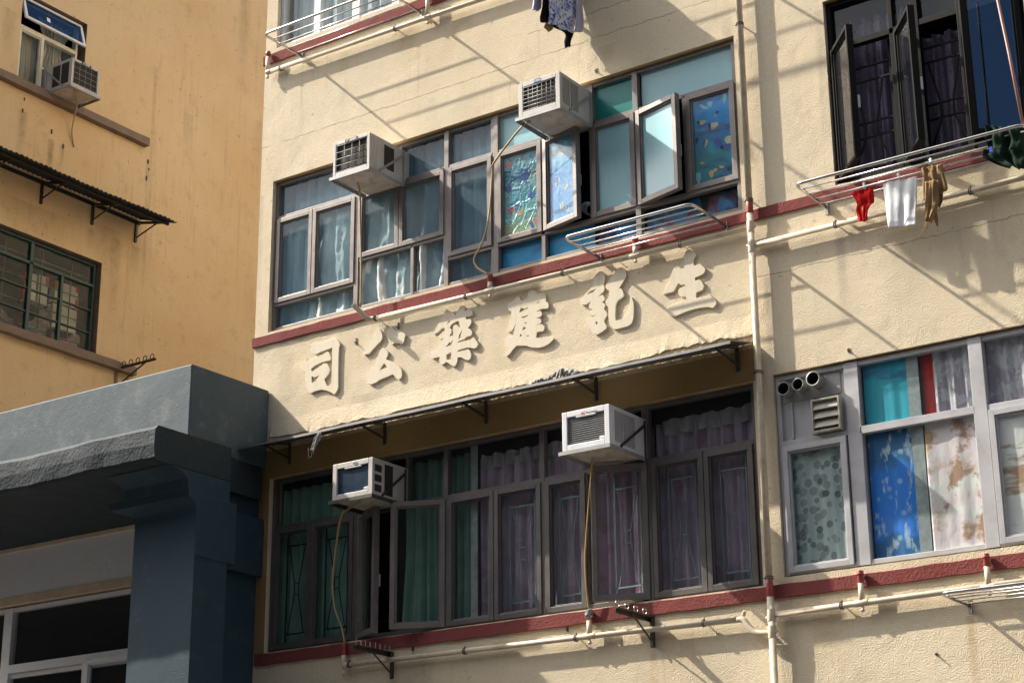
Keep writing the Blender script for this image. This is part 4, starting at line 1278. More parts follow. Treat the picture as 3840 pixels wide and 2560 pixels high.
k1 = zz(1110, 1250, 6.27)
k2 = zz(1350, 1210, 6.27)
k3 = zz(1600, 1130, 6.03)
k4 = zz(1880, 1070, 5.6)
k5 = zz(2170, 990, 5.6)
k6 = zz(2470, 920, 5.408)
character(k1, [[(365, 240), (420, 255), (640, 195), (850, 120), (930, 112), (1000, 175), (1038, 265), (1010, 335), (1003, 480), (994, 800), (992, 1270), (955, 1360), (905, 1432), (870, 1425), (835, 1390), (740, 1350), (600, 1318), (450, 1355), (350, 1405), (290, 1370), (240, 1280), (228, 1150), (218, 900), (160, 880), (95, 800), (90, 750), (165, 670), (215, 690), (330, 630), (480, 548), (620, 495), (735, 420), (785, 460), (822, 577), (800, 640), (690, 655), (600, 680), (460, 745), (355, 828), (372, 900), (500, 810), (620, 725), (650, 698), (740, 712), (775, 780), (797, 860), (770, 945), (665, 1080), (695, 1150), (735, 1235), (830, 1205), (840, 900), (848, 600), (848, 335), (720, 385), (600, 425), (452, 490), (395, 465), (355, 400)]],
          [[(365, 1000), (420, 1035), (555, 980), (440, 1130), (368, 1160)]], 'boxy raised cream character with an open left side, at the left end of the sign')
character(k2, [[(430, 140), (480, 160), (520, 260), (528, 340), (490, 430), (380, 540), (290, 640), (210, 730), (150, 735), (85, 760), (120, 650), (200, 520), (300, 350), (370, 225)],
               [(740, 55), (790, 130), (835, 180), (900, 195), (1025, 235), (1080, 290), (1045, 350), (1040, 430), (1000, 500), (960, 505), (880, 475), (810, 480), (735, 520), (768, 415), (700, 395), (645, 340), (632, 260), (660, 150), (700, 85)],
               [(540, 580), (600, 620), (650, 670), (660, 740), (610, 860), (700, 890), (800, 940), (920, 1020), (975, 1100), (990, 1220), (970, 1290), (900, 1340), (860, 1310), (770, 1210), (650, 1260), (460, 1340), (380, 1400), (270, 1445), (190, 1430), (160, 1360), (170, 1290), (260, 1140), (360, 980), (440, 830), (432, 730), (480, 640)]],
          [[(562, 945), (640, 1040), (460, 1115)]], 'raised cream character of two separate dots above a hooked triangle')
character(k3, [[(460, 178), (520, 215), (600, 270), (634, 322), (648, 312), (700, 210), (760, 110), (820, 80), (870, 130), (858, 205), (880, 212), (980, 170), (1040, 230), (1030, 300), (960, 335), (880, 350), (885, 375), (900, 410), (980, 395), (1015, 440), (1005, 500), (930, 605), (990, 625), (1028, 690), (1010, 770), (900, 800), (850, 860), (760, 880), (680, 935), (800, 905), (1000, 860), (1050, 800), (1120, 880), (1165, 960), (1130, 1040), (1070, 1070), (980, 1045), (900, 1045), (700, 1110), (705, 1135), (880, 1100), (925, 1075), (980, 1110), (1010, 1200), (990, 1290), (930, 1335), (860, 1310), (790, 1265), (705, 1260), (690, 1370), (640, 1460), (590, 1465), (520, 1420), (440, 1365), (400, 1400), (350, 1435), (300, 1410), (280, 1330), (300, 1250), (130, 1290), (95, 1270), (90, 1140), (170, 1130), (230, 1090), (300, 960), (350, 880), (380, 830), (300, 860), (240, 810), (300, 740), (420, 650), (385, 595), (330, 620), (250, 700), (160, 745), (170, 680), (250, 520), (330, 370), (380, 270), (420, 205)]],
          [[(520, 590), (560, 520), (640, 470), (715, 435), (740, 510), (762, 580), (735, 612), (720, 560), (650, 520), (600, 560), (595, 640), (602, 775), (515, 780), (560, 690), (560, 635)], [(460, 495), (500, 445), (542, 440), (505, 480)], [(430, 1025), (520, 920), (540, 940), (600, 870), (545, 990)], [(445, 1205), (500, 1175), (550, 1150), (550, 1310), (450, 1310)], [(720, 860), (730, 760), (805, 635), (765, 760), (770, 800)]],
          'dense raised cream character with many short strokes and five small gaps')
character(k4, [[(370, 215), (400, 280), (430, 325), (545, 265), (560, 150), (620, 85), (700, 110), (770, 180), (890, 155), (930, 200), (940, 260), (930, 340), (980, 350), (1000, 430), (970, 490), (860, 490), (740, 545), (830, 535), (860, 590), (830, 655), (735, 685), (820, 690), (845, 750), (820, 800), (735, 830), (850, 810), (900, 850), (910, 890), (880, 960), (745, 980), (730, 1100), (860, 1100), (1000, 1070), (1090, 1100), (1095, 1130), (1010, 1220), (900, 1280), (790, 1310), (640, 1305), (520, 1265), (320, 1265), (240, 1350), (180, 1430), (110, 1495), (65, 1470), (130, 1360), (150, 1290), (105, 1270), (95, 1100), (240, 1060), (300, 810), (270, 880), (210, 960), (135, 980), (150, 880), (190, 700), (210, 550), (160, 530), (130, 450), (150, 380), (230, 350), (300, 260)]],
          [[(375, 575), (405, 475), (470, 490), (560, 460), (555, 480)], [(415, 670), (560, 620), (560, 635), (470, 690)], [(440, 940), (470, 870), (525, 900)], [(380, 1075), (410, 1010), (435, 1065)], [(490, 780), (530, 775), (505, 810)], [(740, 380), (790, 330), (780, 370)], [(525, 1062), (575, 1045), (570, 1072)]],
          'raised cream character with a comb of strokes on its right and a long sweeping foot')
character(k5, [[(480, 145), (530, 200), (555, 270), (545, 360), (525, 440), (550, 500), (530, 570), (400, 690), (490, 640), (530, 670), (555, 740), (490, 810), (530, 815), (565, 860), (530, 940), (580, 1000), (600, 1070), (545, 1160), (540, 1220), (585, 1290), (590, 1340), (560, 1370), (480, 1430), (400, 1475), (340, 1475), (290, 1430), (250, 1350), (180, 1250), (170, 1190), (220, 1135), (300, 1125), (375, 1068), (300, 1090), (220, 1060), (250, 1000), (290, 940), (230, 935), (210, 880), (250, 790), (150, 850), (60, 860), (40, 760), (90, 680), (240, 520), (330, 430), (300, 310), (350, 220), (420, 160)],
               [(880, 60), (940, 85), (985, 170), (1000, 240), (960, 330), (850, 510), (910, 520), (945, 620), (945, 680), (820, 770), (780, 860), (770, 1060), (775, 1180), (900, 1170), (1000, 1090), (1060, 1000), (1085, 850), (1080, 690), (1110, 690), (1150, 800), (1160, 950), (1145, 1160), (1110, 1250), (1040, 1300), (880, 1345), (760, 1370), (690, 1340), (640, 1260), (625, 1100), (620, 900), (580, 860), (558, 790), (585, 740), (625, 710), (645, 565), (590, 530), (556, 470), (600, 380), (720, 220), (820, 90)]],
          [[(185, 640), (240, 570), (370, 515), (300, 590)], [(345, 1215), (400, 1220), (385, 1285)]], 'raised cream character in two halves, the right half a big upturned hook')
character(k6, [[(600, 80), (660, 95), (760, 170), (770, 210), (710, 280), (712, 415), (790, 390), (835, 370), (900, 420), (945, 470), (940, 530), (890, 590), (735, 655), (740, 720), (820, 690), (870, 720), (920, 830), (890, 900), (760, 960), (762, 1065), (970, 1020), (1020, 980), (1100, 1060), (1170, 1130), (1165, 1190), (1100, 1270), (1000, 1250), (860, 1260), (720, 1290), (560, 1340), (400, 1410), (320, 1440), (230, 1430), (160, 1360), (170, 1240), (250, 1215), (400, 1160), (560, 1115), (555, 1040), (440, 1040), (395, 990), (400, 920), (420, 870), (535, 830), (535, 790), (450, 805), (395, 765), (340, 870), (290, 940), (180, 970), (85, 1000), (130, 900), (210, 750), (260, 600), (280, 510), (310, 450), (340, 410), (400, 420), (470, 480), (525, 450), (505, 250), (510, 200), (545, 120)]],
          [], 'raised cream character with one upright through three cross strokes, beside the drainpipe')


# ------------------------------------------------------------------ pipes
def clamp_at(parent, p, axis, r, depth):
    """split ring round the pipe with a stalk into the wall"""
    mb = MB()
    p = Vector(p)
    ax = Vector(axis).normalized()
    s = Vector((0, 1, 0))
    t = ax.cross(s)
    for off in (-.009, .006):
        mb.tube([p + ax * off + (s * math.cos(a) + t * math.sin(a)) * (r + .003) for a in [2 * math.pi * i / 14 for i in range(14)]], .004, 6, raw=True, closed=True)
    mb.tube([p + Vector((0, r, 0)), p + Vector((0, depth + .01, 0))], .005, 6, raw=True)
    mb.tube([p + t * (r + .002), p + t * (r + .018)], .006, 6, raw=True)
    mb.build('clamp', M['clamp'], parent)


def sleeve(parent, a, b, r, mat=None, name='joint'):
    mb = MB()
    mb.tube([a, b], r, 14, raw=True)
    return mb.build(name, mat or M['pvc'], parent, bevel=0.002)


def plug(parent, p):
    mb = MB()
    p = Vector(p)
    mb.tube([p, p + Vector((0, 0, -.03)), p + Vector((0, 0, -.03)), p + Vector((0, 0, -.05))], [.011, .011, .015, .015], 8, raw=True)
    mb.build('plug', M['pvc'], parent)


def riser(parent, x, y, z0, z1, red_from, r=.021):
    """short upright stub above a tee with a red painted collar"""
    mb = MB()
    mb.tube([(x, y, z0), (x, y, red_from)], r, 14, raw=True)
    mb.build('riser', M['pvc'], parent)
    mb = MB()
    mb.tube([(x, y, red_from), (x, y, z1 - .03), (x, y, z1 - .03), (x, y, z1 - .018), (x, y, z1 - .018), (x, y, z1)], [r + .001, r + .001, r + .006, r + .006, r + .003, r + .003], 14, raw=True)
    mb.build('red_collar', M['pvc_red'], parent, bevel=0.002)


YP = -0.052
PR = 0.0215
DX, DY, DR = -6.105, -0.062, 0.026
# drainpipe
o = thing('drainpipe', (DX, 0, 0), 'tall cream drainpipe running down the wall between the two flats', 'drainpipe')
mb = MB()
mb.tube([(DX, DY, 13.0), (DX, DY, 7.225)], DR, 16, raw=True)
mb.tube([(DX, DY, 7.125), (DX, DY, 4.275)], DR, 16, raw=True)
mb.tube([(DX, DY, 4.15), (DX, DY, 0.0)], DR, 16, raw=True)
mb.build('pipe', M['pvc'], o)
for z0, z1 in ((7.225, 7.125), (4.275, 4.15)):
    sleeve(o, (DX, DY, z0), (DX, DY, z1), DR + .0015, M['pvc_red'], 'red_section')
for z in (8.76, 7.238, 5.845, 4.29):
    clamp_at(o, (DX, DY, z), (0, 0, 1), DR, -DY)
for z0, z1 in ((7.06, 6.965), (6.90, 6.80), (4.06, 3.97), (3.94, 3.85)):
    sleeve(o, (DX, DY, z0), (DX, DY, z1), DR + .004)
for dx_, z in ((.03, 7.01), (-.03, 6.865), (-.03, 4.0), (.03, 3.895)):
    mb = MB()
    mb.tube([(DX, DY, z), (DX + dx_ * 1.35, DY - .004, z)], .013, 8, raw=True)
    mb.build('plug', M['pvc'], o)

# middle left branch with the tilted end
o = thing('waste_pipe', (-8, YP, 7.02), 'cream horizontal waste pipe with a tilted capped end above the raised characters', 'pipe', 'horizontal waste pipes')
mb = MB()
mb.tube([(-9.86, YP, 7.053), (-8.58, YP, 7.038), (DX, YP, 7.012)], PR, 14, raw=True)
mb.build('pipe', M['pvc'], o)
cap0 = PY(*c6(660, 605), -.16)
mb = MB()
mb.tube(smooth([(-9.83, YP, 7.053), (-9.875, YP - .006, 7.057), Vector((-9.9, YP - .02, 7.072)), Vector((-9.9, YP, 7.06)).lerp(cap0, .5), cap0]), PR + .001, 14, raw=True)
mb.build('elbow', M['pvc'], o)
sleeve(o, cap0, cap0 + (cap0 - Vector((-9.9, YP, 7.06))).normalized() * .018, PR + .006, None, 'end_cap')
for x in (-9.815, -8.83, -7.84, -6.73):
    clamp_at(o, (x, YP, 7.053 - (x + 9.86) * .0109), (1, 0, 0), PR, -YP)
for x, z1, zr in ((-8.58, 7.185, 7.115), (-7.147, 7.185, 7.10)):
    z = 7.053 - (x + 9.86) * .0109
    sleeve(o, (x - .05, YP, z), (x + .05, YP, z), PR + .004, None, 'tee')
    riser(o, x, YP, z, z1, zr)
    plug(o, (x, YP, z - .01))

# middle right branch
o = thing('waste_pipe', (-4, YP, 6.86), 'plain cream waste pipe below the red shorts and white towel', 'pipe', 'horizontal waste pipes')
mb = MB()
mb.tube([(DX, YP, 6.862), (-2.5, YP, 6.88)], PR, 14, raw=True)
mb.build('pipe', M['pvc'], o)
for x in (-5.402, -4.345):
    clamp_at(o, (x, YP, 6.866), (1, 0, 0), PR, -YP)

# top branch
o = thing('waste_pipe', (-9, YP, 9.85), 'cream waste pipe crossing the wall at the top below the left drying rack', 'pipe', 'horizontal waste pipes')
mb = MB()
mb.tube([(-11.215, YP, 9.863), (-9.27, YP, 9.836), (-6.9, YP, 9.78)], PR, 14, raw=True)
mb.build('pipe', M['pvc'], o)
for x in (-11.045, -9.638):
    clamp_at(o, (x, YP, 9.858 - (x + 11.2) * .013), (1, 0, 0), PR, -YP)
sleeve(o, (-11.225, YP, 9.863), (-11.17, YP, 9.862), PR + .004, None, 'elbow')
riser(o, -11.218, YP, 9.85, 10.085, 10.03)
sleeve(o, (-9.31, YP, 9.836), (-9.22, YP, 9.835), PR + .004, None, 'tee')
riser(o, -9.265, YP, 9.836, 10.14, 10.11)
plug(o, (-9.265, YP, 9.82))
plug(o, (-11.215, YP, 9.85))

# lower left branch
o = thing('waste_pipe', (-8, YP, 4.03), 'cream waste pipe under the long dark window, with two hose inlets', 'pipe', 'horizontal waste pipes')
mb = MB()
mb.tube([(-10.1, YP, 4.046), (-7.66, YP, 4.031), (-6.36, YP, 4.016)], PR, 14, raw=True)
mb.build('pipe', M['pvc'], o)
mb = MB()
mb.tube(smooth([(-6.38, YP, 4.016), (-6.335, YP, 4.008), (-6.29, YP, 3.955), (-6.23, YP, 3.905), (DX, YP, 3.893)]), PR + .001, 14, raw=True)
mb.build('elbow', M['pvc'], o)
sleeve(o, (-6.33, YP - .004, 4.04), (-6.31, YP - .02, 4.07), .014, None, 'plug')
for x in (-10.035, -8.84, -7.78, -6.66):
    clamp_at(o, (x, YP, 4.046 - (x + 10.1) * .0075), (1, 0, 0), PR, -YP)
sleeve(o, (-10.11, YP, 4.046), (-10.06, YP, 4.045), PR + .004, None, 'elbow')
riser(o, -10.102, YP, 4.04, 4.235, 4.13)
plug(o, (-10.102, YP, 4.03))
sleeve(o, (-7.72, YP, 4.032), (-7.60, YP, 4.031), PR + .004, None, 'tee')
riser(o, -7.66, YP, 4.03, 4.18, 4.15)
plug(o, (-7.66, YP, 4.02))
mb = MB()
for k in range(9):
    a = k * .7
    mb.tube([(-7.66 + .026 * math.cos(a + i * .5), YP + .026 * math.sin(a + i * .5), 4.178 + .006 * k + .008 * math.sin(i + k)) for i in range(9)], .007, 6, raw=True)
mb.build('wrapping', M['rag'], o)

# lower right branch
o = thing('waste_pipe', (-4.8, YP, 4.02), 'cream waste pipe with two red topped risers under the circle and cloud curtains', 'pipe', 'horizontal waste pipes')
mb = MB()
mb.tube([(DX, YP, 4.02), (-5.4, YP, 4.025), (-2.5, YP, 4.05)], PR, 14, raw=True)
mb.build('pipe', M['pvc'], o)
clamp_at(o, (-5.553, YP, 4.024), (1, 0, 0), PR, -YP)
for x in (-5.40, -4.478):
    sleeve(o, (x - .05, YP, 4.025), (x + .05, YP, 4.027), PR + .004, None, 'tee')
    riser(o, x, YP, 4.025, 4.252, 4.165)
    plug(o, (x, YP, 4.015))


# ------------------------------------------------------------------ drying racks
def drying_rack(x0, x1, z, depth, rods, label, mat=None):
    o = thing('drying_rack', ((x0 + x1) / 2, 0, z), label, 'drying rack', 'steel drying racks on the wall')
    r = .0125
    cr = .06
    pts = [Vector((x0, 0, z)), Vector((x0, -depth + cr, z + .004))]
    pts += [Vector((x0 + cr - cr * math.cos(a), -depth + cr - cr * math.sin(a), z + .005)) for a in [math.pi / 2 * i / 6 for i in range(1, 7)]]
    pts += [Vector((x1 - cr + cr * math.sin(a), -depth + cr - cr * math.cos(a), z + .005)) for a in [math.pi / 2 * i / 6 for i in range(0, 7)]]
    pts += [Vector((x1, 0, z))]
    mb = MB()
    mb.tube(pts, r, 14, raw=True)
    mb.build('rail', mat or M['steel'], o)
    for y in rods:
        mb = MB()
        mb.tube([(x0, -y, z + .006), (x1, -y, z + .006)], .0062, 10, raw=True)
        mb.build('rod', mat or M['steel'], o)
    for x in (x0, x1):
        mb = MB()
        mb.box(x - .016, x + .016, z - .055, z + .035, 0.0005, 0.006)
        mb.box(x + .012, x + .016, z - .055, z + .035, 0.006, 0.03)
        mb.build('bracket', M['galv'], o, bevel=.001)
    return o


drying_rack(-10.81, -9.366, 9.925, .556, (.435, .328, .212, .094), 'steel drying rack at the top edge below the white framed window')
drying_rack(-8.35, -6.83, 9.925, .556, (.435, .328, .212, .094), 'steel drying rack at the top edge holding the leaf print blouse')
drying_rack(-7.503, -6.343, 7.095, .553, (.435, .328, .212, .094), 'empty steel drying rack under the frosted and sea print windows')
drying_rack(-5.486, -3.757, 7.04, .532, (.421, .308, .195, .079), 'steel drying rack with clothes pegged on it below the black framed window')
drying_rack(-4.636, -3.0, 3.925, .512, (.40, .307, .19, .06), 'steel drying rack seen from below in the bottom corner')


# ------------------------------------------------------------------ laundry
def cloth(rows, mat, place, seed, label, cat, name, nseg=16, amp=.012, folds=2.5, per=6, solid=.004, parent=None):
    """rows: list of (left pixel, right pixel) from top to bottom; place(px,py) -> point"""
    rn = random.Random(seed)
    ph = [rn.uniform(0, 6.28) for _ in range(6)]
    L = [Vector(place(*a)) for a, b in rows]
    Q = [Vector(place(*b)) for a, b in rows]
    nrm = (Q[0] - L[0]).cross(L[-1] - L[0])
    nrm.normalize()
    Ls, Qs = smooth(L, per), smooth(Q, per)
    mb = MB()
    n = len(Ls)
    g_ = []
    for j in range(n):
        t = j / (n - 1)
        row = []
        for i in range(nseg + 1):
            s = i / nseg
            p = Ls[j].lerp(Qs[j], s)
            k = folds * 6.28
            off = amp * (math.sin(k * s + ph[0] + .8 * math.sin(2.2 * t + ph[1])) * (0.35 + .65 * t) + .5 * math.sin(1.9 * k * s + ph[2] + 2.5 * t) + .35 * math.sin(9 * t + 4 * s + ph[3]))
            p = p + nrm * off + Vector((0, 0, .004 * math.sin(5 * s + ph[4])))
            row.append(mb.bm.verts.new(p))
        g_.append(row)
    for j in range(n - 1):
        for i in range(nseg):
            mb.face([g_[j][i], g_[j][i + 1], g_[j + 1][i + 1], g_[j + 1][i]], 0, True)
    o = mb.build(name, mat, parent, solid=solid)
    if parent is None:
        tag(o, label, cat)
    return o


def peg(p, label):
    p = Vector(p)
    mb = MB()
    mb.tube([p + Vector((0, 0, -.025)), p + Vector((0, 0, .0)), p + Vector((0.004, 0, .028))], [.007, .011, .009], 8, raw=True)
    mb.tube([p + Vector((.012, -.004, -.03)), p + Vector((.010, -.004, 0)), p + Vector((-.006, -.004, .02))], [.006, .008, .006], 8, raw=True)
    tag(mb.build('clothes_peg', M['peg']), label, 'clothes peg', 'white clothes pegs')


B_ = zz(2900, 400, 2.502)
on_rod = lambda y: (lambda px, py: PY(px, py, y))
yr = -.19
peg(PY(*B_(850, 745), yr), 'white peg holding the red shorts on the rod')
peg(PY(*B_(1172, 655), yr), 'white peg holding the white towel on the rod')
peg(PY(*B_(1475, 520), -.30), 'white peg holding the khaki rag on the rod')
# red shorts: waist and two legs in one garment
o = thing('red_shorts', PY(*B_(840, 1080), yr), 'small bright red shorts pegged on the rack beside the white towel', 'shorts')
cloth([(B_(752, 795), B_(930, 755)), (B_(740, 830), B_(938, 800)), (B_(775, 880), B_(940, 850)), (B_(785, 920), B_(943, 905))], M['red_cl'], on_rod(yr), 3, '', '', 'waist', 10, .012, 2, parent=o)
cloth([(B_(785, 912), B_(835, 912)), (B_(778, 960), B_(828, 960)), (B_(785, 1020), B_(850, 1010)), (B_(795, 1082), B_(870, 1072))], M['red_cl'], on_rod(yr + .002), 4, '', '', 'leg', 8, .008, 1.5, parent=o)
cloth([(B_(832, 908), B_(943, 900)), (B_(835, 950), B_(900, 945)), (B_(840, 1010), B_(885, 990)), (B_(842, 1076), B_(878, 1070))], M['red_cl'], on_rod(yr - .006), 5, '', '', 'leg', 8, .008, 1.5, parent=o)
cloth([(B_(1028, 728), B_(1345, 650)), (B_(1032, 790), B_(1350, 720)), (B_(1050, 920), B_(1345, 870)), (B_(1065, 1040), B_(1338, 1000)), (B_(1078, 1140), B_(1340, 1105))], M['towel'], on_rod(yr), 8, 'white towel pegged on the rack between the red shorts and the khaki rag', 'towel', 'towel', 26, .007, 1.7)
o = thing('khaki_rag', PY(*B_(1480, 1080), -.28), 'torn khaki trousers hanging in rags right of the white towel', 'rag')
cloth([(B_(1388, 580), B_(1590, 530)), (B_(1395, 640), B_(1600, 620)), (B_(1400, 760), B_(1635, 770)), (B_(1390, 885), B_(1600, 800))], M['khaki'], on_rod(-.27), 9, '', '', 'hip', 14, .016, 2.5, parent=o)
cloth([(B_(1425, 700), B_(1560, 690)), (B_(1430, 860), B_(1545, 840)), (B_(1425, 980), B_(1530, 960)), (B_(1435, 1080), B_(1470, 1080))], M['khaki'], on_rod(-.30), 10, '', '', 'leg', 10, .014, 1.8, parent=o)
cloth([(B_(1530, 800), B_(1595, 790)), (B_(1540, 880), B_(1580, 900)), (B_(1540, 940), B_(1560, 945))], M['khaki'], on_rod(-.25), 12, '', '', 'pocket', 6, .01, 1.2, parent=o)
cloth([(B_(1490, 980), B_(1530, 970)), (B_(1500, 1060), B_(1540, 1050)), (B_(1525, 1115), B_(1545, 1115))], M['khaki'], on_rod(-.27), 13, '', '', 'shred', 6, .008, 1.2, parent=o)
mb = MB()
mb.tube([PY(*B_(*q), -.3) for q in ((1440, 1060), (1420, 1130), (1395, 1180), (1386, 1220))], .003, 6, raw=True)
mb.tube([PY(*B_(*q), -.29) for q in ((1440, 1070), (1450, 1110), (1445, 1145), (1432, 1135), (1435, 1095))], .0025, 6, raw=True)
mb.build('thread', M['khaki'], o)
# dark green cloth draped at the right end
o = thing('green_cloth', PY(*B_(2200, 560), -.3), 'dark green cloth draped over the right end of the drying rack', 'cloth')
cloth([(B_(1985, 180), B_(2290, 180)), (B_(2000, 250), B_(2340, 250)), (B_(2000, 330), B_(2352, 330)), (B_(2010, 400), B_(2352, 420))], M['dkgreen'], on_rod(-.42), 14, '', '', 'front_fold', 16, .03, 2.2, parent=o)
cloth([(B_(1975, 400), B_(2352, 330)), (B_(1970, 470), B_(2380, 420)), (B_(2060, 520), B_(2380, 520)), (B_(2200, 570), B_(2380, 590))], M['dkgreen'], on_rod(-.22), 15, '', '', 'back_fold', 16, .03, 2.2, parent=o)
mb = MB()
pc = PY(*B_(2045, 405), -.46)
mb.box(pc.x - .012, pc.x + .012, pc.z - .02, pc.z + .02, .455, .47)
tag(mb.build('clothes_peg', pm('blue_peg', (.03, .08, .5), .4)), 'small blue peg on the dark green cloth', 'clothes peg')
# pole leaning at the right edge
mb = MB()
mb.tube([PY(*c4(1735, 810), -.47), PY(*c4(1640, 330), -.40), PY(*c4(1565, -20), -.34), PY(*c4(1520, -200), -.3)], .011, 10, raw=True)
tag(mb.build('bamboo_pole', M['bamboo']), 'slanting reddish bamboo pole leaning at the open black casement', 'pole')

# clothes on hangers at the top: they hang at right angles to the wall
W_ = zz(1980, 0, 7.84)


def hang(x):
    return lambda px, py: PX(px, py, x)


def up(p, dz):
    return (p[0] + dz * 0.05, p[1] - dz)


def garment(x, rows, mat, seed, label, cat, name, **kw):
    """rows in the W_ zoom; the first row is carried on above the picture up to the hanger"""
    (a, b) = rows[0]
    A, Bq = W_(*a), W_(*b)
    full = [(up(A, 250), up(Bq, 250)), (up(A, 120), up(Bq, 120))] + [(W_(*p), W_(*q)) for p, q in rows]
    return cloth(full, mat, hang(x), seed, label, cat, name, **kw)


garment(-7.65, [((610, 0), (1480, -20)), ((630, 250), (1470, 250)), ((640, 480), (1470, 460)), ((612, 680), (1400, 800)), ((640, 700), (1345, 965))], M['blouse'], 21, 'white blouse with blue leaf print hanging at the top edge', 'blouse', 'blouse', amp=.012, folds=2.2, nseg=18)
garment(-7.60, [((1430, 0), (1600, 0)), ((1430, 400), (1615, 350)), ((1420, 650), (1635, 620)), ((1400, 840), (1615, 900)), ((1345, 960), (1560, 945))], M['lav_cl'], 22, 'plain white shirt hanging behind the leaf print blouse', 'shirt', 'shirt', amp=.008, folds=1.5, nseg=8)
garment(-7.72, [((440, 0), (625, 0)), ((400, 350), (640, 350)), ((385, 500), (630, 520)), ((390, 645), (600, 715))], M['black_cl'], 23, 'black sleeve hanging left of the leaf print blouse', 'garment', 'black_garment', amp=.010, folds=1.5, nseg=8)
garment(-7.78, [((150, 0), (390, 0)), ((145, 180), (380, 230)), ((140, 310), (300, 330))], M['lav_cl'], 24, 'lavender white garment at the left of the hanging clothes', 'garment', 'pale_garment', amp=.016, folds=2.5, nseg=10)
garment(-7.70, [((620, 400), (1320, 500)), ((560, 700), (1320, 800)), ((1090, 950), (1320, 960)), ((1085, 1230), (1240, 1220)), ((1090, 1410), (1255, 1370))], M['black_cl'], 25, 'black trousers hanging below the leaf print blouse', 'trousers', 'black_trousers', amp=.012, folds=1.6, nseg=8)
cloth([(W_(520, 690), W_(740, 700)), (W_(475, 825), W_(740, 850)), (W_(590, 930), W_(620, 930))], M['khaki'], hang(-7.69), 26, 'small dark camouflage corner of cloth below the black sleeve', 'cloth', 'cloth_corner', nseg=8, amp=.008)

# a bamboo pole on the floor above, with unseen cloths added to shade the wall at the right
mb = MB()
mb.tube([(-8.45, 0, 10.0), (-8.45, -1.45, 10.03)], .014, 8, raw=True)
tag(mb.build('laundry_pole', M['bamboo']), 'bamboo laundry pole sticking out of the wall above the picture', 'pole')


def shade_cloth(poly, sft, mat, label, name):  # cut to the wanted shadow outline, carried back along the sun
    q = []
    for p in poly:
        o_ = PY(*c8(*p), 0) - Vector((3.15, 1, -3.03)) * sft
        q.append((o_.x, o_.z))
    mb = MB()
    mb.prism(q, sft - .006, sft + .006)
    tag(mb.build(name, mat), label, 'bedding')


shade_cloth([(850, 40), (1000, -20), (1440, -10), (1440, 160), (1445, 250), (1400, 375), (1340, 400), (1290, 372), (1200, 392), (1110, 385), (1060, 350), (1000, 310), (940, 255), (900, 210)], 1.2, M['towel'], 'wide pale blanket added unseen above the view to shade the right wall', 'blocker')
shade_cloth([(1615, -60), (1760, -90), (1900, 0), (1950, 330), (1800, 360), (1660, 310), (1560, 300), (1530, 200), (1625, 245)], 1.25, M['towel'], 'narrow pale cloth added unseen above the view to shade the right edge', 'side_blocker')

# ------------------------------------------------------------------ flat awning with brackets
o = thing('flat_awning', (-8.6, 0, 6.0), 'flat grey sheet metal awning on brackets above the long dark window', 'awning')
mb = MB()
ax0, ax1 = -11.085, -6.157


def aw(u, d, lift=0.0):
    return (u, 6.108 - .094 * d / .387 + lift + .002 * math.sin(u * 5), d)


n = 60
prev = None
for i in range(n + 1):
    u = ax0 + (ax1 - ax0) * i / n
    cur = [mb.P(*aw(u, .008)), mb.P(*aw(u, .387)), mb.P(*aw(u, .387, .0)), mb.P(*aw(u, .389, -.022)), mb.P(*aw(u, .384, -.022)), mb.P(*aw(u, .384, -.005)), mb.P(*aw(u, .008, -.005))]
    if prev:
        for k in range(7):
            mb.face([prev[k], prev[(k + 1) % 7], cur[(k + 1) % 7], cur[k]])
    else:
        mb.face(cur)
    prev = cur
mb.face(prev[::-1])
bmesh.ops.remove_doubles(mb.bm, verts=mb.bm.verts, dist=1e-5)
mb.build('sheet', M['awning'], o)
for x in (-10.818, -9.735, -8.661, -7.577, -6.305):
    mb = MB()
    mb.box(x - .016, x + .016, 5.90, 6.095, .0005, .008)
    mb.box(x + .010, x + .016, 5.90, 6.095, .008, .035)
    mb.bar((x, 6.088, .008), (x, 6.008, .34), .03, .008)
    mb.bar((x, 5.955, .01), (x, 6.002, .33), .022, .014)
    mb.build('bracket', M['dark_steel'], o)
# rag lying on the awning and shredded plastic hanging from it
mb = MB()
rn = random.Random(8)
p0, p1 = PY(*A4(1180, 350), -.33), PY(*A4(1840, 205), -.33)
for k in range(16):
    t = k / 15
    c = p0.lerp(p1, t)
    hgt = .012 + .05 * max(0, math.sin((t - .25) * 4.2)) + rn.uniform(0, .008)
    mb.tube(smooth([c + Vector((rn.uniform(-.05, .0), rn.uniform(-.03, .03), 0)), c + Vector((0, rn.uniform(-.03, .03), hgt)), c + Vector((rn.uniform(.02, .06), rn.uniform(-.03, .03), hgt * .3))], 4), [.004, .009, .012, .012, .014, .012, .010, .007, .003][:9], 7, raw=True)
tag(mb.build('grey_rag', M['rag']), 'crumpled grey striped rag lying on the flat awning', 'rag')
mb = MB()
for k in range(26):
    t = rn.random()
    top = PY(*A2(1190 - 30 * rn.random(), 850 + 20 * rn.random()), -.392)
    end = PY(*A2(1180 - 140 * t + rn.uniform(-35, 35), 890 + 290 * t), -.392)
    midp = top.lerp(end, .5) + Vector((rn.uniform(-.012, .012), rn.uniform(-.01, .01), 0))
    mb.tube(smooth([top, midp, end], 4), [.003, .006, .007, .005, .006, .007, .005, .004, .002], 5, raw=True)
mb.tube(smooth([PY(*A2(*q), -.392) for q in ((1005, 1090), (1003, 1160), (1010, 1225), (1040, 1225), (1057, 1190), (1055, 1160))], 4), .0018, 5, raw=True)
mb.tube([PY(*A2(*q), -.392) for q in ((1012, 1230), (1000, 1270))], .0018, 5, raw=True)
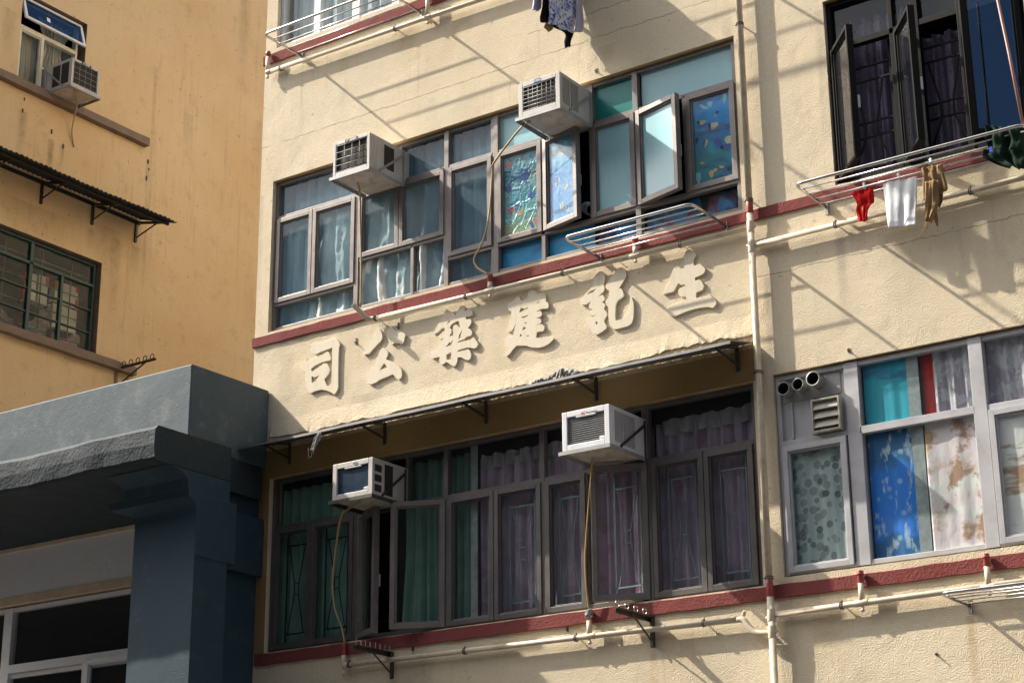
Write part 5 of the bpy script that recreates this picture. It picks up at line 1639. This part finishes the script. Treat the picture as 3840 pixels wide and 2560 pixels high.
tag(mb.build('plastic_shreds', M['rag']), 'shredded plastic dangling from the left part of the flat awning', 'plastic')


# ------------------------------------------------------------------ hook brackets under the lower window
def hook_bracket(x, ztop, zlow, length, hooks, style, label):
    o = thing('hook_bracket', (x, 0, zlow), label, 'bracket')
    mb = MB()
    mb.box(x - .02, x + .02, zlow, ztop, .0005, .007)
    mb.box(x + .014, x + .02, zlow, ztop, .007, .045)
    mb.build('wall_plate', M['dark_steel'], o)
    mb = MB()
    mb.box(x - .02, x + .02, ztop - .006, ztop, .007, length)
    mb.box(x - .02, x - .014, ztop - .036, ztop - .006, .007, length)
    mb.build('arm', M['dark_steel'], o)
    mb = MB()
    mb.bar((x, zlow + .04, .01), (x, ztop - .01, length * .6), .012, .008)
    mb.build('brace', M['dark_steel'], o)
    for d_ in hooks:
        mb = MB()
        if style == 'ring':
            mb.tube([(x + dx + .002 * 0, ztop + .028 + .026 * math.sin(a), d_ + .026 * math.cos(a)) for dx in (0,) for a in [2 * math.pi * i / 18 for i in range(18)]], .006, 8, closed=True)
        else:
            mb.box(x - .02, x + .004, ztop, ztop + .003, d_ - .006, d_ + .006)
            mb.bar((x - .012, ztop, d_), (x - .014, ztop + .055, d_ - .004), .004, .012)
            mb.bar((x + .012, ztop, d_ - .03), (x + .012, ztop + .045, d_ - .03), .004, .012)
        mb.build('hook' if style != 'ring' else 'ring', M['wire'] if style != 'ring' else M['steel'], o)
    return o


hook_bracket(-9.625, 4.112, 3.895, .486, (.449, .333, .205, .08), 'hook', 'dark steel bracket with small upright hooks below the edge-on casement')
hook_bracket(-7.13, 4.125, 3.898, .495, (.489, .362, .233, .106), 'ring', 'dark steel bracket with four steel rings below the white air conditioner')

# ------------------------------------------------------------------ yellow building
HY1 = (0.79, 1.80, 11.55, 12.71)
HY2 = (0.55, 2.29, 8.55, 9.715)
yel = thing('yellow_building', (-20, 6, 0), 'weathered yellow rendered building with brown window ledges at the left', 'building')
mb = MB(YEL)
wall_with_holes(mb, -0.2, 9.0, 0.0, 14.6, [HY1, HY2], 0.17, mi_rev=1, mi_sill=1)
for q in (((-.2, 0, 0), (-.2, 14.6, 0), (-.2, 14.6, -9), (-.2, 0, -9)), ((9, 0, 0), (9, 0, -9), (9, 14.6, -9), (9, 14.6, 0)), ((-.2, 14.6, 0), (9, 14.6, 0), (9, 14.6, -9), (-.2, 14.6, -9)), ((-.2, 0, -9), (-.2, 14.6, -9), (9, 14.6, -9), (9, 0, -9))):
    mb.face([mb.P(*p) for p in q], 0)
mb.build('wall', [M['yellow'], M['brown_ledge']], yel, recalc=False)
room(yel, YEL, *HY1)
room(yel, YEL, *HY2)
rough_band('ledge', -.2, 2.865, 11.445, 11.545, .09, M['brown_ledge'], yel, 6, YEL)
rough_band('ledge', -.2, 2.875, 8.435, 8.535, .09, M['brown_ledge'], yel, 7, YEL)
mb = MB(YEL)
for u, v, a in ((2.93, 11.28, .02), (2.95, 11.18, .012), (2.92, 11.05, .022), (.92, 11.2, .018), (1.37, 11.1, .02), (1.56, 10.98, .02), (.93, 11.35, .015)):
    mb.box(u - a * .5, u + a * .5, v - a * 1.6, v + a * 1.2, .0005, .012)
mb.build('bolt_stub', M['dark_steel'], yel, bevel=.003)
CF = M['cream_frame']
wy = outer_frame(YEL, (0.795, 1.735, 11.57, 12.69), [(0.8, 1.72, 12.275, 12.325), (1.175, 1.215, 11.57, 12.3), (1.2, 1.72, 11.875, 11.90)], CF, yel, d0=-.14, d1=-.07)
fixed_panes(YEL, [(1.215, 1.71, 11.9, 12.275)], M['glass'], wy, d=-.1)
sash(YEL, .795, 1.185, 11.565, 12.285, CF, M['glass_dark'], wy, 0, 'L', d0=-.05)
# top hung vent, bottom pushed out
Lh = .34
ang = math.radians(18)


def T_top(u, s, t):
    return YEL(u, 12.685 - s * math.cos(ang) + t * math.sin(ang) * 0, -.06 + s * math.sin(ang) + t)


mb = MB(T_top)
mb.ring(.815, 1.755, 0, Lh, .035, -.015, .015)
mb.box(.85, 1.72, .035, Lh - .035, -.003, .002, 1)
sk = mb.build('top_hung_sash', [M['white_frame'], M['glass_blue']], wy)
sk['label'] = 'top hung pane pushed open at the bottom'
mb = MB(T_top)
mb.box(1.17, 1.22, .16, .225, .0025, .004)
mb.build('sticker', M['ink_white'], wy)
curtain(YEL, .8, 1.18, 11.58, 12.28, -.17, M['beige_cl'], 4, .02, 71, 'beige curtain behind the left casement of the upper yellow wall window')
curtain(YEL, 1.2, 1.7, 11.9, 12.62, -.2, M['beige_cl'], 6, .03, 72, 'beige curtain gathered above the yellow wall air conditioner', pinch=.5)
hy = [PX(*zz(0, 0, 1.742)(480, 590), -15.62), PX(*zz(0, 0, 1.742)(503, 625), -15.68), PX(*zz(0, 0, 1.742)(500, 700), -15.82), PX(*zz(0, 0, 1.742)(480, 790), -15.92), PX(*zz(0, 0, 1.742)(470, 880), -15.97), PX(*zz(0, 0, 1.742)(485, 960), -15.985)]
air_conditioner(YEL, 1.225, 1.66, 11.535, 11.885, .45, -1, 'grey air conditioner on the yellow wall under the top hung pane', 'yellow', (hy, .009, M['hose']))

# lower steel window
GF = M['green_frame']
wg = outer_frame(YEL, (0.56, 2.265, 8.56, 9.70), [(1.265, 1.315, 8.56, 9.7), (1.745, 1.785, 8.56, 9.42), (.57, 2.25, 9.405, 9.44)] + [(.57, 2.25, z - .010, z + .010, -.01) for z in (9.11, 8.83)], GF, yel, d0=-.12, d1=-.07, wd=.03)
fixed_panes(YEL, [(.59, 1.265, 9.44, 9.67), (1.315, 2.24, 9.44, 9.67), (.59, 1.265, 8.59, 9.40), (1.315, 1.745, 8.59, 9.40), (1.785, 2.24, 8.59, 9.40)], M['glass_dark'], wg, d=-.10)
mb = MB(YEL)
for z in (9.55, 9.27, 8.98, 8.70):
    mb.box(.6, 2.24, z - .006, z + .006, -.2, -.188)
for u in (1.0, 1.55, 2.0):
    mb.box(u - .006, u + .006, 8.58, 9.68, -.2, -.188)
mb.build('inner_grille', GF, wg)


def card(u0, u1, v0, v1, d, mat, label, name='card_box', edge=None, cat='box'):
    o = thing(name, YEL((u0 + u1) / 2, v0, d - .05), label, cat)
    mb = MB(YEL)
    mb.box(u0, u1, v0, v1, d - .1, d)
    mb.build('panel', mat, o, bevel=.004)
    if edge:
        mb = MB(YEL)
        for (a, b, c_, e_) in edge:
            mb.box(a, b, c_, e_, d - .09, d + .003)
        mb.build('red_edge', M['red_card'], o)
    return o


card(1.80, 2.16, 9.14, 9.40, -.23, M['card'], 'upper cream board with red corners inside the green steel window', edge=[(2.12, 2.17, 9.12, 9.25), (2.12, 2.17, 9.34, 9.41), (1.795, 1.83, 9.3, 9.4)])
card(1.79, 2.16, 8.82, 9.11, -.23, M['card'], 'lower cream board inside the green steel window, above the pale bag')
card(1.36, 1.52, 9.05, 9.38, -.23, M['card'], 'narrow cream box with a red side inside the green steel window', edge=[(1.34, 1.365, 9.0, 9.38)])
card(1.56, 1.70, 9.05, 9.40, -.24, M['card'], 'pale box with a red top corner inside the green steel window', edge=[(1.66, 1.71, 9.28, 9.41)])


def bundle(u0, u1, v0, v1, d, mat, seed, label):
    rn = random.Random(seed)
    ph = [rn.uniform(0, 6.28) for _ in range(6)]
    mb = MB(YEL)

    def fn(s, t):
        b = math.sin(math.pi * min(.98, max(.02, s))) ** .5 * math.sin(math.pi * (0.15 + .8 * t)) ** .5
        return (u0 + (u1 - u0) * s + .02 * math.sin(7 * t + ph[0]), v0 + (v1 - v0) * t * (0.75 + .25 * math.sin(6 * s + ph[1])), d - .08 + .07 * b + .014 * math.sin(16 * s + 9 * t + ph[2]) + .012 * math.sin(21 * t - 8 * s + ph[3]))
    mb.grid(fn, 22, 18)
    tag(mb.build('plastic_bag', mat, None, solid=.004), label, 'bag')


bundle(1.33, 1.74, 8.57, 9.0, -.18, M['junk'], 81, 'pile of dark plastic bags in the middle column of the green steel window')
bundle(1.80, 2.22, 8.57, 8.82, -.17, pm('pale_bag', (.42, .33, .31), .5, var=.3, vs=12, dirt=(.3, .1, .1)), 82, 'crumpled pale bag in the lower right pane of the green steel window')
bundle(.62, 1.25, 8.57, 8.95, -.2, M['junk'], 83, 'dark plastic bags in the left column of the green steel window')

# corrugated awning
o = thing('corrugated_awning', YEL(1.5, 10.2, 0), 'black corrugated awning on brackets above the green steel window', 'awning')
mb = MB(YEL)
per = .0715


def corr(s, t):
    u = -.15 + 3.03 * s
    d_ = .012 + .62 * t + (.012 * math.sin(u * 3.1) + .006 * math.sin(u * 17)) * t
    v = 10.475 - .20 * t + .012 * math.sin(2 * math.pi * u / per)
    return (u, v, d_)


mb.grid(corr, 420, 8)
mb.build('corrugated_sheet', M['corr'], o, solid=.007)
for u in (.47, 1.285, 2.08, 2.79):
    mb = MB(YEL)
    mb.box(u - .014, u + .014, 10.14, 10.43, .0005, .03)
    mb.bar((u, 10.395, .03), (u, 10.285, .50), .026, .03)
    mb.bar((u, 10.20, .03), (u, 10.315, .40), .012, .016)
    mb.build('bracket', M['corr'] if u < 2 else M['dark_steel'], o)
mb = MB(YEL)
mb.box(-.15, 2.85, 10.385, 10.43, .001, .02)
mb.bar((-.15, 10.285, .5), (2.86, 10.285, .5), .03, .03)
mb.build('wall_strip', M['corr'], o)

# ring bracket over the grey parapet
o = thing('ring_bracket', YEL(2.62, 8.3, 0), 'dark iron bracket with five rings on the yellow wall above the parapet', 'bracket')
mb = MB(YEL)
mb.box(2.60, 2.64, 8.22, 8.52, .0005, .02)
mb.build('wall_plate', M['brown_ledge'], o)
mb = MB(YEL)
mb.box(2.605, 2.635, 8.452, 8.475, .1, .66)
mb.build('arm', M['corr'], o)
mb = MB(YEL)
mb.bar((2.62, 8.24, .02), (2.62, 8.455, .50), .014, .014)
mb.build('brace', M['corr'], o)
for i in range(5):
    mb = MB(YEL)
    d_ = .13 + .118 * i
    mb.tube([(2.62, 8.505 + .03 * math.sin(a), d_ + .03 * math.cos(a)) for a in [2 * math.pi * k / 18 for k in range(18)]], .0055, 8, closed=True)
    mb.build('ring', M['clamp'], o)

# ------------------------------------------------------------------ grey building
gry = thing('grey_building', (-13.5, 1, 0), 'low slate grey building with parapet, overhanging slab and pier at the lower left', 'building')
GX = -11.092
SL = M['slate']
mb = MB(lambda u, v, d: Vector((u, -v, d)))
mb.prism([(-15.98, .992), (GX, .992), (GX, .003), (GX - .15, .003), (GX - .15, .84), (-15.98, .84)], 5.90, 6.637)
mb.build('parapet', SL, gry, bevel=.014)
mb = MB()
mb.face([mb.P(-15.98, 6.05, .84), mb.P(-15.98, 6.05, -8), mb.P(-11.31, 6.05, -8), mb.P(-11.31, 6.05, .84)])
mb.build('roof', M['concrete'], gry)
# overhanging slab, uneven hand-finished edge
CX = -10.85
rn = random.Random(9)
mb = MB()
n = 70
prev = None
for i in range(n + 1):
    u = -15.98 + (CX + 15.98) * i / n
    f = .0 if i in (0, n) else 1.0
    w1, w2, w3 = (f * (.005 * math.sin(u * 3.7) + .003 * math.sin(u * 11.3 + 1) + rn.uniform(-.002, .002)) for _ in range(3))
    cur = [mb.P(u, 5.605, .712), mb.P(u, 5.90 + w1 * .5, .712), mb.P(u, 5.90 + w1, 1.585), mb.P(u, 5.865 + w1, 1.615 + w2), mb.P(u, 5.745 + .006 * math.sin(u * 7), 1.622 + w3), mb.P(u, 5.63 + w2, 1.61 + w1), mb.P(u, 5.605 + w2, 1.585)]
    if prev:
        for k in range(7):
            mb.face([prev[k], prev[(k + 1) % 7], cur[(k + 1) % 7], cur[k]], 0, False)
    prev = cur
mb.face(prev)
mb.box(-15.98, GX, 5.606, 5.9, .056, .7115)
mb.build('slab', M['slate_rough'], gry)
# pier with flared head
mb = MB()
mb.box(-11.575, CX, 0, 5.26, .71, 1.10)


def ringpts(x0, x1, d0, d1, z):
    return [mb.P(x0, z, d1), mb.P(x1, z, d1), mb.P(x1, z, d0), mb.P(x0, z, d0)]


secs = [(-11.575, CX, .71, 1.10, 5.26), (-11.58, CX, .71, 1.105, 5.31), (-11.61, CX, .71, 1.125, 5.345), (-11.68, CX, .71, 1.16, 5.37), (-11.80, CX, .71, 1.195, 5.385), (-11.81, CX, .71, 1.2, 5.45), (-11.60, CX, .71, 1.205, 5.452), (-11.60, CX, .71, 1.22, 5.53), (-11.60, CX, .71, 1.30, 5.575), (-11.60, CX, .71, 1.44, 5.60)]
prev = None
for s in secs:
    cur = ringpts(*s)
    if prev:
        for k in range(4):
            mb.face([prev[k], prev[(k + 1) % 4], cur[(k + 1) % 4], cur[k]])
    prev = cur
mb.face(prev)
mb.build('pier', M['slate_shaded'], gry, bevel=.006)
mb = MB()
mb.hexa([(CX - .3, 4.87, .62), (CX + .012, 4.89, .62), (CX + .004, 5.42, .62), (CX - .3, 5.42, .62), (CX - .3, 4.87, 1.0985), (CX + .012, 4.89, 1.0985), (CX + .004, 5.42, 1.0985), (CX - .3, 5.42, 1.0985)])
mb.build('pier_block', M['slate_shaded'], gry, bevel=.012)
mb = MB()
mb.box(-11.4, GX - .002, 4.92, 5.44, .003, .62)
mb.build('side_beam', M['slate_shaded'], gry, bevel=.01)
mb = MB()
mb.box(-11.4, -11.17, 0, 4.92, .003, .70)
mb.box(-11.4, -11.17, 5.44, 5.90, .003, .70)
mb.build('side_wall', M['slate_shaded'], gry)
mb = MB()
mb.tube([(CX - .015, -1.085, 4.35), (CX - .013, -1.085, 2.0)], .012, 8, raw=True)
mb.build('rust_rod', pm('rust', (.12, .05, .02), .9), gry)
# front wall set back below the slab, with a white window
HG = (-15.5, -12.0, 3.0, 5.035)
mb = MB(lambda u, v, d: Vector((u, -.055 - d, v)))
wall_with_holes(mb, -15.98, -11.4, 0, 5.605, [HG], .16, mi_rev=1, mi_sill=1)
mb.build('front_wall', [M['grey_wall'], M['peach']], gry, recalc=False)
mb = MB()
mb.box(-15.98, -11.42, 5.565, 5.602, .055, .075)
mb.box(-15.5, -11.42, 5.036, 5.115, .055, .062)
mb.build('trim', M['peach'], gry)
room(gry, lambda u, v, d: Vector((u, -.055 - d, v)), *HG, deep=2.5)
TG = lambda u, v, d: Vector((u, -.055 - d, v))
wgr = outer_frame(TG, (-15.49, -12.01, 3.01, 5.02), [(-14.48, -14.36, 3.0, 5.02, .004), (-14.4, -12.02, 4.38, 4.46, .01), (-14.4, -12.02, 4.335, 4.375, -.02), (-15.4, -14.48, 4.38, 4.44), (-13.32, -13.27, 3.0, 4.38, .01)], M['white_frame'], gry, d0=-.12, d1=-.05, wd=.04)
sash(TG, -13.27, -12.05, 3.02, 4.41, M['white_frame'], M['glass_dark'], wgr, 0, 'R', d0=-.045, handle=False)
fixed_panes(TG, [(-14.36, -12.05, 4.46, 4.98), (-15.45, -14.48, 4.44, 4.98), (-14.36, -13.32, 3.05, 4.34), (-15.45, -14.48, 3.05, 4.38)], M['glass_dark'], wgr)
